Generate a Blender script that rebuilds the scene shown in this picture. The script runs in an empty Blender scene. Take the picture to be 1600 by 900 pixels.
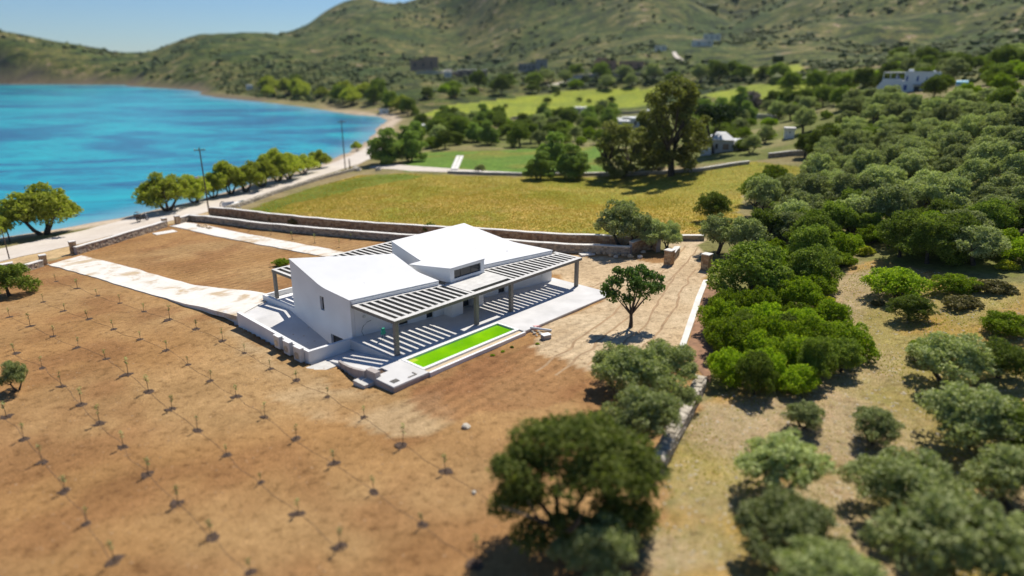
import bpy, math, random
import numpy as np
from mathutils import Vector, Matrix

# ------------------------------------------------------------------ camera, sky, sun, exposure
scene = bpy.context.scene
CAM_H, F, HY = 23.0, 1067.0, 95.0            # metres above the terrace, focal length and horizon in 1600-px units
PITCH = math.atan((450 - HY) / F)
cam_d = bpy.data.cameras.new('camera')
cam_d.sensor_width = 36.0
cam_d.lens = 36.0 * F / 1600.0
cam_d.clip_start, cam_d.clip_end = 0.5, 9000
cam_d.dof.use_dof = True
cam_d.dof.focus_distance = 70.0
cam_d.dof.aperture_fstop = 0.057
cam = bpy.data.objects.new('camera', cam_d)
cam.location = (0, 0, CAM_H)
cam.rotation_euler = (math.pi / 2 - PITCH, 0, 0)
scene.collection.objects.link(cam)
scene.camera = cam

SUN_DIR = Vector((0.99, 2.0, 3.05)).normalized()          # towards the sun, from the pergola's shadows
SUN_EL = math.asin(SUN_DIR.z)
SUN_AZ = math.atan2(SUN_DIR.x, SUN_DIR.y)                  # clockwise from +Y
world = bpy.data.worlds.new('World')
scene.world = world
world.use_nodes = True
wn = world.node_tree
sky = wn.nodes.new('ShaderNodeTexSky')
sky.sky_type = 'NISHITA'
sky.sun_disc = False
sky.sun_elevation = SUN_EL
sky.sun_rotation = SUN_AZ
sky.altitude = 0
sky.air_density, sky.dust_density, sky.ozone_density = 1.0, 0.0, 6.0
bg = wn.nodes['Background']
bg.inputs[1].default_value = 0.07
tint = wn.nodes.new('ShaderNodeMix'); tint.data_type = 'RGBA'; tint.blend_type = 'MULTIPLY'
tint.inputs[0].default_value = 1.0; tint.inputs[7].default_value = (0.72, 0.88, 1.06, 1)     # a clear, deep blue day
wn.links.new(sky.outputs[0], tint.inputs[6])
wn.links.new(tint.outputs[2], bg.inputs[0])
sun_d = bpy.data.lights.new('sun', 'SUN')
sun_d.energy = 4.7
sun_d.angle = math.radians(0.5)
sun_d.color = (1.0, 0.945, 0.85)
sun = bpy.data.objects.new('sun', sun_d)
sun.rotation_euler = SUN_DIR.to_track_quat('Z', 'Y').to_euler()
sun.location = (0, 0, 200)
scene.collection.objects.link(sun)
vs = scene.view_settings
vs.view_transform = 'Standard'
vs.look = 'None'
vs.gamma = 1.0
vs.exposure = 0.33

C = scene.collection
rng = np.random.default_rng(7)
random.seed(7)

# ------------------------------------------------------------------ small tools
def tag(o, label=None, cat=None, group=None, kind=None):
    if label: o['label'] = label
    if cat: o['category'] = cat
    if group: o['group'] = group
    if kind: o['kind'] = kind
    return o

def empty(name, loc=(0, 0, 0), rz=0.0, parent=None):
    o = bpy.data.objects.new(name, None)
    o.empty_display_size = 0.3
    o.location = loc
    o.rotation_euler = (0, 0, rz)
    o.parent = parent
    C.objects.link(o)
    return o

def link(name, me, parent=None, loc=None, rz=None, scale=None):
    o = bpy.data.objects.new(name, me)
    o.parent = parent
    if loc is not None: o.location = loc
    if rz is not None: o.rotation_euler = (0, 0, rz)
    if scale is not None: o.scale = scale
    C.objects.link(o)
    return o

def copy_tree(o, parent=None):
    c = o.copy()
    C.objects.link(c)
    c.parent = parent
    for ch in list(o.children):
        copy_tree(ch, c)
    return c

class MB:
    """collects faces and builds one mesh"""
    def __init__(s): s.v, s.f = [], []
    def add(s, vs_, fs):
        b = len(s.v)
        s.v.extend([tuple(p) for p in vs_])
        s.f.extend([tuple(b + i for i in f) for f in fs])
        return s
    def box(s, x0, x1, y0, y1, z0, z1):
        return s.hexa([(x0, y0, z0), (x1, y0, z0), (x1, y1, z0), (x0, y1, z0)],
                      [(x0, y0, z1), (x1, y0, z1), (x1, y1, z1), (x0, y1, z1)])
    def hexa(s, lo, hi):
        n = len(lo)
        fs = [tuple(range(n - 1, -1, -1)), tuple(range(n, 2 * n))]
        for i in range(n):
            j = (i + 1) % n
            fs.append((i, j, n + j, n + i))
        return s.add(list(lo) + list(hi), fs)
    def prism(s, plan, z0, z1):
        return s.hexa([(x, y, z0) for x, y in plan], [(x, y, z1) for x, y in plan])
    def tube(s, pts, rad, k=6):
        pts = [Vector(p) for p in pts]
        n = len(pts)
        if not hasattr(rad, '__len__'): rad = [rad] * n
        vs_, fs = [], []
        ref = Vector((0.31, 0.17, 0.93))
        for i, p in enumerate(pts):
            d = (pts[min(i + 1, n - 1)] - pts[max(i - 1, 0)]).normalized()
            r = ref if abs(d.dot(ref)) < 0.93 else Vector((1, 0, 0.1))
            a = d.cross(r).normalized(); b = d.cross(a).normalized()
            for j in range(k):
                t = 2 * math.pi * j / k
                vs_.append(p + (a * math.cos(t) + b * math.sin(t)) * rad[i])
        for i in range(n - 1):
            for j in range(k):
                j2 = (j + 1) % k
                fs.append((i * k + j, i * k + j2, (i + 1) * k + j2, (i + 1) * k + j))
        fs.append(tuple(range(k - 1, -1, -1)))
        fs.append(tuple((n - 1) * k + j for j in range(k)))
        return s.add(vs_, fs)
    def cyl(s, c, axis, r, h, k=16):
        c = Vector(c); axis = Vector(axis).normalized()
        return s.tube([c - axis * h / 2, c + axis * h / 2], r, k)
    def mesh(s, name, mat=None):
        me = bpy.data.meshes.new(name)
        me.from_pydata(s.v, [], s.f)
        import bmesh
        bm = bmesh.new(); bm.from_mesh(me)
        bmesh.ops.recalc_face_normals(bm, faces=bm.faces)
        bm.to_mesh(me); bm.free()
        if mat: me.materials.append(mat)
        return me
    def build(s, name, mat, parent=None, loc=None, rz=None):
        return link(name, s.mesh(name, mat), parent, loc, rz)

def np_mesh(name, v, quads, mat=None, tris=False):
    me = bpy.data.meshes.new(name)
    k = 3 if tris else 4
    nf = len(quads)
    me.vertices.add(len(v)); me.vertices.foreach_set('co', np.asarray(v, np.float32).ravel())
    me.loops.add(nf * k); me.loops.foreach_set('vertex_index', np.asarray(quads, np.int32).ravel())
    me.polygons.add(nf)
    me.polygons.foreach_set('loop_start', np.arange(0, nf * k, k, dtype=np.int32))
    me.polygons.foreach_set('loop_total', np.full(nf, k, np.int32))
    me.update(calc_edges=True)
    me.shade_flat()
    if mat: me.materials.append(mat)
    return me

# ------------------------------------------------------------------ materials
def mat(name):
    m = bpy.data.materials.new(name)
    m.use_nodes = True
    return m, m.node_tree, m.node_tree.nodes['Principled BSDF']

def N(nt, t, **kw):
    n = nt.nodes.new(t)
    for k, v in kw.items():
        if k.startswith('i_'):
            n.inputs[k[2:].replace('_', ' ')].default_value = v
        else:
            setattr(n, k, v)
    return n

def noise(nt, co, scale, detail=4.0, rough=0.55, dist=0.0):
    n = N(nt, 'ShaderNodeTexNoise')
    n.inputs['Scale'].default_value = scale
    n.inputs['Detail'].default_value = detail
    n.inputs['Roughness'].default_value = rough
    n.inputs['Distortion'].default_value = dist
    if co is not None: nt.links.new(co, n.inputs['Vector'])
    return n

def ramp(nt, fac, stops):
    r = N(nt, 'ShaderNodeValToRGB')
    el = r.color_ramp.elements
    while len(el) < len(stops): el.new(0.5)
    for e, (p, c) in zip(el, stops):
        e.position = p
        e.color = (c, c, c, 1) if not hasattr(c, '__len__') else (c[0], c[1], c[2], 1)
    nt.links.new(fac, r.inputs[0])
    return r

def mixc(nt, fac, a, b, mode='MIX'):
    m = N(nt, 'ShaderNodeMix', data_type='RGBA', blend_type=mode)
    for sock, val in ((m.inputs[0], fac), (m.inputs[6], a), (m.inputs[7], b)):
        if hasattr(val, 'is_linked') or isinstance(val, bpy.types.NodeSocket): nt.links.new(val, sock)
        elif hasattr(val, '__len__'): sock.default_value = (val[0], val[1], val[2], 1)
        else: sock.default_value = val
    return m.outputs[2]

def plain(name, col, rough=0.8, var=0.12, scale=3.0, bump=0.15, metal=0.0, col2=None, fine=None):
    m, nt, b = mat(name)
    tc = N(nt, 'ShaderNodeTexCoord')
    n1 = noise(nt, tc.outputs['Object'], scale, 5)
    c2 = col2 if col2 else tuple(max(0, x * (1 - 2 * var)) for x in col)
    c1 = col if col2 else tuple(min(1, x * (1 + 0.5 * var)) for x in col)
    r = ramp(nt, n1.outputs[0], [(0.3, c2), (0.7, c1)])
    nt.links.new(r.outputs[0], b.inputs['Base Color'])
    b.inputs['Roughness'].default_value = rough
    b.inputs['Metallic'].default_value = metal
    if bump:
        n2 = noise(nt, tc.outputs['Object'], fine or scale * 8, 4)
        bp = N(nt, 'ShaderNodeBump'); bp.inputs['Strength'].default_value = bump; bp.inputs['Distance'].default_value = 0.03
        nt.links.new(n2.outputs[0], bp.inputs['Height']); nt.links.new(bp.outputs[0], b.inputs['Normal'])
    return m

def leaf(name, c1, c2, trans=0.3, tone=0.25):
    m, nt, b = mat(name)
    geo = N(nt, 'ShaderNodeNewGeometry')
    oi = N(nt, 'ShaderNodeObjectInfo')
    r = ramp(nt, geo.outputs['Random Per Island'], [(0.0, c1), (1.0, c2)])
    mr = N(nt, 'ShaderNodeMapRange'); nt.links.new(oi.outputs['Random'], mr.inputs[0])
    mr.inputs[3].default_value = 1 - tone; mr.inputs[4].default_value = 1 + tone
    col = mixc(nt, 1.0, r.outputs[0], mr.outputs[0], 'MULTIPLY')
    nt.links.new(col, b.inputs['Base Color'])
    b.inputs['Roughness'].default_value = 0.7
    b.inputs['Specular IOR Level'].default_value = 0.12
    tr = N(nt, 'ShaderNodeBsdfTranslucent')
    tcol = mixc(nt, 1.0, col, (1.15, 1.25, 0.6), 'MULTIPLY')
    nt.links.new(tcol, tr.inputs[0])
    ms = N(nt, 'ShaderNodeMixShader'); ms.inputs[0].default_value = trans
    nt.links.new(b.outputs[0], ms.inputs[1]); nt.links.new(tr.outputs[0], ms.inputs[2])
    nt.links.new(ms.outputs[0], nt.nodes['Material Output'].inputs[0])
    return m

M = {}
M['white'] = plain('white_render', (0.77, 0.77, 0.76), 0.8, 0.04, 0.6, 0.06)
M['roofwhite'] = plain('white_roof_coating', (0.69, 0.69, 0.685), 0.7, 0.05, 0.35, 0.06)
M['concrete'] = plain('pale_concrete', (0.60, 0.575, 0.53), 0.8, 0.10, 1.3, 0.12)
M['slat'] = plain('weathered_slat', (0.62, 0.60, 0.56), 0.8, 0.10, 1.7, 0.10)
M['beam'] = plain('taupe_with_shade', (0.20, 0.185, 0.155), 0.85, 0.08, 1.5, 0.12)  # pergola frame and slats below their tops, gap shade included in the colour
M['taupe'] = plain('taupe_concrete', (0.22, 0.20, 0.17), 0.8, 0.08, 1.5, 0.12)
M['terrace'] = plain('terrace_screed', (0.62, 0.605, 0.585), 0.85, 0.09, 0.45, 0.08)
M['slabgrey'] = plain('raw_concrete', (0.42, 0.37, 0.34), 0.85, 0.15, 1.2, 0.2)
M['dark'] = plain('dark_frame', (0.02, 0.022, 0.025), 0.4, 0.1, 2, 0)
M['black'] = plain('black_rubber', (0.018, 0.018, 0.02), 0.6, 0.1, 2, 0)
M['metal'] = plain('grey_metal', (0.45, 0.46, 0.47), 0.35, 0.05, 2, 0, 0.8)
M['acwhite'] = plain('unit_casing', (0.66, 0.65, 0.62), 0.5, 0.05, 2, 0)
M['wood'] = plain('pole_timber', (0.12, 0.085, 0.06), 0.85, 0.2, 3, 0.2)
M['bark'] = plain('bark', (0.085, 0.065, 0.048), 0.9, 0.3, 4, 0.5)
M['barkgrey'] = plain('grey_bark', (0.20, 0.175, 0.15), 0.9, 0.25, 4, 0.5)
M['twig'] = plain('sapling_stem', (0.10, 0.075, 0.05), 0.9, 0.2, 4, 0)
M['wet'] = plain('damp_earth', (0.085, 0.050, 0.030), 0.95, 0.3, 3, 0.5)
M['hose'] = plain('drip_hose', (0.12, 0.075, 0.045), 0.8, 0.1, 3, 0)
M['cap'] = plain('lime_mortar_cap', (0.72, 0.69, 0.63), 0.85, 0.10, 1.2, 0.2)
M['blue'] = plain('blue_paint', (0.03, 0.09, 0.30), 0.5, 0.1, 2, 0)
M['tarp'] = plain('turquoise_tarp', (0.03, 0.42, 0.60), 0.5, 0.1, 0.8, 0.1)
M['teal'] = plain('faded_blue_sheet', (0.16, 0.36, 0.46), 0.6, 0.1, 1, 0.1)
M['green'] = plain('green_plastic', (0.02, 0.38, 0.24), 0.5, 0.05, 2, 0)
M['darkgreen'] = plain('dark_green_paint', (0.03, 0.09, 0.06), 0.5, 0.05, 2, 0)
M['brownstone'] = plain('brown_stone_house', (0.36, 0.255, 0.185), 0.9, 0.25, 0.7, 0.3)
M['greystone'] = plain('grey_stone_house', (0.40, 0.355, 0.31), 0.9, 0.25, 0.7, 0.3)
M['redstone'] = plain('reddish_stone_house', (0.46, 0.27, 0.185), 0.9, 0.25, 0.7, 0.3)
M['palewall'] = plain('pale_house_wall', (0.62, 0.59, 0.55), 0.85, 0.08, 0.6, 0.1)
M['warmwhite'] = plain('warm_white_house', (0.84, 0.74, 0.61), 0.85, 0.06, 0.6, 0.1)
M['pink'] = plain('pink_roof', (0.52, 0.20, 0.17), 0.8, 0.1, 1, 0.1)
M['straw'] = plain('reed_awning', (0.36, 0.25, 0.10), 0.9, 0.2, 3, 0.2)
M['basin'] = plain('sandy_basin', (0.58, 0.46, 0.30), 0.9, 0.1, 2, 0.1)
M['copper'] = plain('bike_navy', (0.02, 0.03, 0.06), 0.3, 0.05, 2, 0)
M['canvas'] = plain('brown_luggage', (0.10, 0.075, 0.065), 0.8, 0.1, 3, 0.1)
M['pinkbag'] = plain('pink_plastic', (0.60, 0.30, 0.28), 0.6, 0.05, 2, 0)

def glass_mat():
    m, nt, b = mat('window_glass')
    b.inputs['Base Color'].default_value = (0.03, 0.035, 0.04, 1)
    b.inputs['Roughness'].default_value = 0.08
    b.inputs['Specular IOR Level'].default_value = 0.45
    return m
M['glass'] = glass_mat()

def stone_mat(name, c1, c2, c3):
    m, nt, b = mat(name)
    geo = N(nt, 'ShaderNodeNewGeometry'); tc = N(nt, 'ShaderNodeTexCoord')
    r = ramp(nt, geo.outputs['Random Per Island'], [(0.0, c1), (0.5, c2), (1.0, c3)])
    n1 = noise(nt, tc.outputs['Object'], 5, 4)
    rr = ramp(nt, n1.outputs[0], [(0.3, 0.7), (0.7, 1.15)])
    nt.links.new(mixc(nt, 1.0, r.outputs[0], rr.outputs[0], 'MULTIPLY'), b.inputs['Base Color'])
    b.inputs['Roughness'].default_value = 0.9
    bp = N(nt, 'ShaderNodeBump'); bp.inputs['Strength'].default_value = 0.5; bp.inputs['Distance'].default_value = 0.04
    nt.links.new(n1.outputs[0], bp.inputs['Height']); nt.links.new(bp.outputs[0], b.inputs['Normal'])
    return m
M['stone_grey'] = stone_mat('grey_wall_stone', (0.24, 0.20, 0.15), (0.43, 0.37, 0.29), (0.54, 0.43, 0.29))
M['stone_brown'] = stone_mat('brown_wall_stone', (0.30, 0.18, 0.095), (0.48, 0.31, 0.165), (0.56, 0.41, 0.25))
M['stone_pale'] = stone_mat('pale_wall_stone', (0.34, 0.29, 0.22), (0.48, 0.42, 0.33), (0.58, 0.52, 0.42))

def water_mat():
    m, nt, b = mat('sea_water')
    geo = N(nt, 'ShaderNodeNewGeometry')
    mp = N(nt, 'ShaderNodeMapping'); nt.links.new(geo.outputs['Position'], mp.inputs[0])
    mp.inputs['Rotation'].default_value = (0, 0, math.radians(-25)); mp.inputs['Scale'].default_value = (0.55, 1.0, 1.0)
    n1 = noise(nt, mp.outputs[0], 0.018, 7, 0.62, 1.2)
    n2 = noise(nt, mp.outputs[0], 0.13, 7, 0.70, 0.8)
    ad = N(nt, 'ShaderNodeMath', operation='MULTIPLY_ADD'); nt.links.new(n2.outputs[0], ad.inputs[0]); ad.inputs[1].default_value = 0.45
    nt.links.new(n1.outputs[0], ad.inputs[2])
    r = ramp(nt, ad.outputs[0], [(0.58, (0.001, 0.105, 0.20)), (0.67, (0.001, 0.19, 0.285)), (0.76, (0.002, 0.31, 0.37)), (0.90, (0.006, 0.41, 0.43))])
    at_ = N(nt, 'ShaderNodeAttribute', attribute_name='shore')
    col = mixc(nt, at_.outputs['Fac'], r.outputs[0], (0.20, 0.36, 0.42))
    nt.links.new(col, b.inputs['Base Color'])
    b.inputs['Roughness'].default_value = 0.22
    b.inputs['IOR'].default_value = 1.33
    w = noise(nt, mp.outputs[0], 1.1, 5, 0.6)
    bp = N(nt, 'ShaderNodeBump'); bp.inputs['Strength'].default_value = 0.35; bp.inputs['Distance'].default_value = 0.25
    nt.links.new(w.outputs[0], bp.inputs['Height']); nt.links.new(bp.outputs[0], b.inputs['Normal'])
    return m
M['sea'] = water_mat()

def pool_mat():
    m, nt, b = mat('green_pool_water')
    tc = N(nt, 'ShaderNodeTexCoord')
    n1 = noise(nt, tc.outputs['Object'], 0.35, 3)
    r = ramp(nt, n1.outputs[0], [(0.3, (0.10, 0.33, 0.002)), (0.7, (0.22, 0.50, 0.003))])
    nt.links.new(r.outputs[0], b.inputs['Base Color'])
    b.inputs['Roughness'].default_value = 0.06
    b.inputs['IOR'].default_value = 1.33
    n2 = noise(nt, tc.outputs['Object'], 3.0, 2)
    bp = N(nt, 'ShaderNodeBump'); bp.inputs['Strength'].default_value = 0.03
    nt.links.new(n2.outputs[0], bp.inputs['Height']); nt.links.new(bp.outputs[0], b.inputs['Normal'])
    return m
M['pool'] = pool_mat()

def slab_mat():
    """pale cement driveway with dirt drifting over it"""
    m, nt, b = mat('cement_drive')
    geo = N(nt, 'ShaderNodeNewGeometry')
    n1 = noise(nt, geo.outputs['Position'], 0.25, 6, 0.65, 0.5)
    n2 = noise(nt, geo.outputs['Position'], 2.2, 4)
    r = ramp(nt, n1.outputs[0], [(0.36, (0.50, 0.38, 0.24)), (0.47, (0.70, 0.655, 0.58)), (0.7, (0.76, 0.72, 0.66))])
    rr = ramp(nt, n2.outputs[0], [(0.3, 0.9), (0.7, 1.04)])
    nt.links.new(mixc(nt, 1.0, r.outputs[0], rr.outputs[0], 'MULTIPLY'), b.inputs['Base Color'])
    b.inputs['Roughness'].default_value = 0.9
    return m
M['drive'] = slab_mat()

def road_mat():
    m, nt, b = mat('dusty_road')
    geo = N(nt, 'ShaderNodeNewGeometry')
    n1 = noise(nt, geo.outputs['Position'], 0.12, 6, 0.6)
    n2 = noise(nt, geo.outputs['Position'], 1.5, 5, 0.7)
    r = ramp(nt, n1.outputs[0], [(0.3, (0.56, 0.48, 0.39)), (0.65, (0.64, 0.57, 0.49))])
    rr = ramp(nt, n2.outputs[0], [(0.3, 0.86), (0.7, 1.06)])
    nt.links.new(mixc(nt, 1.0, r.outputs[0], rr.outputs[0], 'MULTIPLY'), b.inputs['Base Color'])
    b.inputs['Roughness'].default_value = 0.95
    return m
M['road'] = road_mat()

def ground_mat():
    m, nt, b = mat('ground_cover')
    geo = N(nt, 'ShaderNodeNewGeometry')
    pos = geo.outputs['Position']
    at1 = N(nt, 'ShaderNodeAttribute', attribute_name='zone')
    at2 = N(nt, 'ShaderNodeAttribute', attribute_name='hill')
    at3 = N(nt, 'ShaderNodeAttribute', attribute_name='tilled')
    at4 = N(nt, 'ShaderNodeAttribute', attribute_name='grass')
    n1 = noise(nt, pos, 0.16, 6, 0.62)
    n2 = noise(nt, pos, 1.6, 6, 0.68)
    n3 = noise(nt, pos, 9.0, 4, 0.6)
    r1 = ramp(nt, n1.outputs[0], [(0.3, (0.80, 0.78, 0.75)), (0.7, (1.12, 1.12, 1.13))])
    r2 = ramp(nt, n2.outputs[0], [(0.30, (0.52, 0.48, 0.44)), (0.46, (0.96, 0.95, 0.94)), (0.58, (1.05, 1.05, 1.06)), (0.72, (1.30, 1.30, 1.34))])
    r3 = ramp(nt, n3.outputs[0], [(0.3, 0.62), (0.7, 1.30)])
    c = mixc(nt, 1.0, at1.outputs['Color'], r1.outputs[0], 'MULTIPLY')
    c = mixc(nt, 1.0, c, r2.outputs[0], 'MULTIPLY')
    c = mixc(nt, 0.8, c, r3.outputs[0], 'MULTIPLY')
    # dry grass: green and golden blades mixed in patches
    ng = noise(nt, pos, 0.9, 10, 0.82)
    rg = ramp(nt, ng.outputs[0], [(0.36, (0.42, 0.62, 0.30)), (0.5, (0.95, 1.0, 0.9)), (0.64, (1.40, 1.20, 1.3))])
    cg = mixc(nt, 1.0, c, rg.outputs[0], 'MULTIPLY')
    c = mixc(nt, at4.outputs['Fac'], c, cg)
    # tilled rows
    mp = N(nt, 'ShaderNodeMapping'); nt.links.new(pos, mp.inputs[0]); mp.inputs['Rotation'].default_value = (0, 0, math.radians(-48))
    wv = N(nt, 'ShaderNodeTexWave', wave_type='BANDS', bands_direction='Y')
    wv.inputs['Scale'].default_value = 0.26; wv.inputs['Distortion'].default_value = 1.6; wv.inputs['Detail'].default_value = 3; wv.inputs['Detail Scale'].default_value = 0.6
    nt.links.new(mp.outputs[0], wv.inputs[0])
    rw = ramp(nt, wv.outputs['Fac'], [(0.2, 0.89), (0.8, 1.05)])
    ct = mixc(nt, 1.0, c, rw.outputs[0], 'MULTIPLY')
    c = mixc(nt, at3.outputs['Fac'], c, ct)
    # hillside: low scrub, bare earth and limestone
    h1 = noise(nt, pos, 0.010, 9, 0.70, 0.3)
    h2 = noise(nt, pos, 0.055, 10, 0.78)
    h3 = noise(nt, pos, 0.30, 5, 0.7)
    rh = ramp(nt, h2.outputs[0], [(0.40, (0.010, 0.020, 0.004)), (0.46, (0.034, 0.052, 0.007)), (0.52, (0.070, 0.090, 0.013)), (0.58, (0.118, 0.118, 0.030)), (0.66, (0.27, 0.225, 0.16))])
    rb = ramp(nt, h1.outputs[0], [(0.40, (0.45, 0.68, 0.40)), (0.47, (0.95, 1.02, 0.75)), (0.52, (1.10, 1.02, 0.95)), (0.58, (1.75, 1.35, 1.75)), (0.66, (1.9, 1.6, 2.4))])
    rs = ramp(nt, h3.outputs[0], [(0.38, 0.5), (0.62, 1.4)])
    ch = mixc(nt, 1.0, rh.outputs[0], rb.outputs[0], 'MULTIPLY')
    ch = mixc(nt, 1.0, ch, rs.outputs[0], 'MULTIPLY')
    c = mixc(nt, at2.outputs['Fac'], c, ch)
    nt.links.new(c, b.inputs['Base Color'])
    b.inputs['Roughness'].default_value = 0.95
    b.inputs['Specular IOR Level'].default_value = 0.15
    ad = N(nt, 'ShaderNodeMath', operation='ADD'); nt.links.new(n2.outputs[0], ad.inputs[0]); nt.links.new(n3.outputs[0], ad.inputs[1])
    bp = N(nt, 'ShaderNodeBump'); bp.inputs['Strength'].default_value = 0.55; bp.inputs['Distance'].default_value = 0.12
    nt.links.new(ad.outputs[0], bp.inputs['Height']); nt.links.new(bp.outputs[0], b.inputs['Normal'])
    return m
M['ground'] = ground_mat()

M['olive'] = leaf('olive_leaf', (0.17, 0.215, 0.06), (0.50, 0.525, 0.25), 0.32, 0.36)
M['lentisk'] = leaf('lentisk_leaf', (0.11, 0.205, 0.006), (0.35, 0.42, 0.026), 0.40, 0.42)
M['oak'] = leaf('dark_evergreen_leaf', (0.08, 0.13, 0.015), (0.27, 0.325, 0.05), 0.32, 0.35)
M['carob'] = leaf('carob_leaf', (0.045, 0.10, 0.018), (0.17, 0.25, 0.06), 0.30)
M['tamarisk'] = leaf('tamarisk_leaf', (0.24, 0.29, 0.028), (0.52, 0.53, 0.10), 0.45)
M['euc'] = leaf('eucalyptus_leaf', (0.10, 0.115, 0.025), (0.30, 0.305, 0.08), 0.38)
M['pine'] = leaf('pine_needle', (0.026, 0.058, 0.012), (0.085, 0.135, 0.030), 0.22)
M['willow'] = leaf('pale_green_leaf', (0.15, 0.235, 0.040), (0.35, 0.44, 0.11), 0.40)
M['yellowbush'] = leaf('yellow_broom_leaf', (0.26, 0.29, 0.015), (0.48, 0.46, 0.03), 0.35)
M['drybush'] = leaf('dry_thorn', (0.15, 0.125, 0.11), (0.28, 0.24, 0.22), 0.1)
M['heath'] = leaf('brown_heath', (0.11, 0.10, 0.03), (0.22, 0.185, 0.07), 0.2)
M['scrub'] = leaf('scrub_leaf', (0.050, 0.075, 0.014), (0.15, 0.17, 0.042), 0.1, 0.1)

# ------------------------------------------------------------------ the lie of the land
TH = math.radians(48)
HO = np.array([-9.42, 51.22])                 # first pergola column: origin of the villa's own axes
HA = np.array([math.cos(TH), math.sin(TH)])   # along the villa
HN = np.array([-math.sin(TH), math.cos(TH)])  # from pool to sea
def LW(a, n):
    p = HO + a * HA + n * HN
    return float(p[0]), float(p[1])

def ray(u, v):
    x, y = (u - 800) / F, (450 - v) / F
    return np.array([x, math.cos(PITCH) + y * math.sin(PITCH), -math.sin(PITCH) + y * math.cos(PITCH)])
def on_z(u, v, z):
    d = ray(u, v); t = (z - CAM_H) / d[2]
    return d[0] * t, d[1] * t, z
def on_r(u, v, R):
    d = ray(u, v); t = R / math.hypot(d[0], d[1])
    return d[0] * t, d[1] * t, CAM_H + d[2] * t

def vnoise(x, y, seed=0):
    """smooth lattice noise, -1..1"""
    xi, yi = np.floor(x).astype(np.int64), np.floor(y).astype(np.int64)
    fx, fy = x - xi, y - yi
    fx, fy = fx * fx * (3 - 2 * fx), fy * fy * (3 - 2 * fy)
    def h(i, j):
        k = (i * 374761393 + j * 668265263 + seed * 974711) & 0x7fffffff
        k = ((k ^ (k >> 13)) * 1274126177) & 0x7fffffff
        return ((k ^ (k >> 16)) & 0xffff) / 32767.5 - 1
    a = h(xi, yi) * (1 - fx) + h(xi + 1, yi) * fx
    b = h(xi, yi + 1) * (1 - fx) + h(xi + 1, yi + 1) * fx
    return a * (1 - fy) + b * fy
def fbm(x, y, o=4, seed=0):
    s, amp = 0, 1.0
    for k in range(o):
        s = s + amp * vnoise(x * 2 ** k, y * 2 ** k, seed + k); amp *= 0.5
    return s

PROF_N = [-90, -60, -40, -10, -4, 6, 18, 30, 50, 75, 85, 97, 101, 140]
PROF_Z = [2.6, 1.6, 0.9, 0.0, -0.40, -1.0, -0.65, -1.2, -2.4, -3.6, -4.2, -5.2, -5.6, -6]
def near_z(a, n): return np.interp(n, PROF_N, PROF_Z) + 0.012 * np.clip(a, -40, 60)

ctrl = []
for a in (-90, -60, -30, 0, 15, 30, 45, 60):
    for n in (-80, -50, -30, -12, -4, 6, 18, 30, 50, 65, 78):
        if (a >= 45 and n <= 10) or (a >= 30 and n <= -12): continue
        x, y = LW(a, n); ctrl.append((x, y, float(near_z(a, n))))
for u, v, z in [(1400, 700, .3), (1590, 890, .3), (1400, 500, 1.3), (1590, 480, 3), (1400, 400, 2.8), (1250, 420, 1.2), (1150, 330, 0.6), (1250, 300, 1.8), (1590, 330, 6.0), (1590, 250, 9.5),
                (1400, 250, 5.5), (1280, 240, 3.6), (1233, 218, 4.0), (1130, 242, 1.5), (1050, 275, -0.8), (1415, 143, 14.5), (1590, 150, 15.5), (1300, 150, 11), (1200, 170, 5.5), (1000, 200, -1.2), (800, 240, -2.6),
                (800, 272, -2.8), (700, 200, -3.2), (640, 172, -3.2), (800, 160, -0.5), (1000, 150, 3), (1120, 150, 6.5), (640, 262, -3.4), (950, 272, -2.2), (700, 300, -3.0), (950, 320, -1.8)]:
    ctrl.append(on_z(u, v, z))
for u, v, R in [(400, 130, 720), (500, 120, 720), (250, 115, 950), (100, 110, 1080), (0, 108, 1100), (-250, 105, 1200),
                (0, 52, 1250), (60, 62, 1250), (120, 70, 1250), (185, 83, 1200), (225, 82, 1200), (262, 70, 1230), (300, 58, 1260), (400, 52, 1320), (470, 46, 1380), (500, 30, 1500), (525, 19, 1560), (560, 9, 1560), (600, 8, 1570), (640, 4, 1600), (665, -6, 1650),
                (-250, 40, 1300), (-600, 30, 1400), (700, -55, 1750), (780, -85, 1750), (900, -110, 1750), (1100, -120, 1650), (1300, -95, 1450), (1600, -85, 1150), (1900, -80, 1000),
                (660, 112, 600), (740, 122, 560), (830, 108, 600), (945, 104, 520), (1030, 78, 560), (1100, 66, 600), (1000, 35, 820), (1200, 60, 700), (1300, 105, 420), (1450, 96, 430), (1590, 88, 400), (1590, 30, 650), (1400, 30, 760), (800, 55, 1000), (600, 82, 950), (500, 92, 950), (720, 15, 1300), (900, 20, 1000), (1150, 10, 1000), (1600, -30, 880)]:
    ctrl.append(on_r(u, v, R))
    if v < 84 and R > 1100: 
        p = on_r(u, v, R * 1.45); ctrl.append((p[0], p[1], (ctrl[-1][2] - 23) * 0.35))
for x, y, z in [(-300, -150, 3), (300, -150, 14), (120, -60, 5), (-120, -60, 2), (200, 60, 22), (420, 150, 38), (700, 300, 60), (0, -250, 6), (-260, 40, 1), (60, 10, 2.2)]:
    ctrl.append((x, y, z))
ctrl = np.array(ctrl)
def warp(x, y):
    r = np.hypot(x, y) + 1e-6
    k = np.log1p(r / 45.0) / r
    return x * k, y * k
cx, cy = warp(ctrl[:, 0], ctrl[:, 1])
def tker(r2): return 0.5 * r2 * np.log(r2 + 1e-12)
nC = len(ctrl)
K = tker((cx[:, None] - cx[None]) ** 2 + (cy[:, None] - cy[None]) ** 2) + np.eye(nC) * 2e-4
Pm = np.stack([np.ones(nC), cx, cy], 1)
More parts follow.
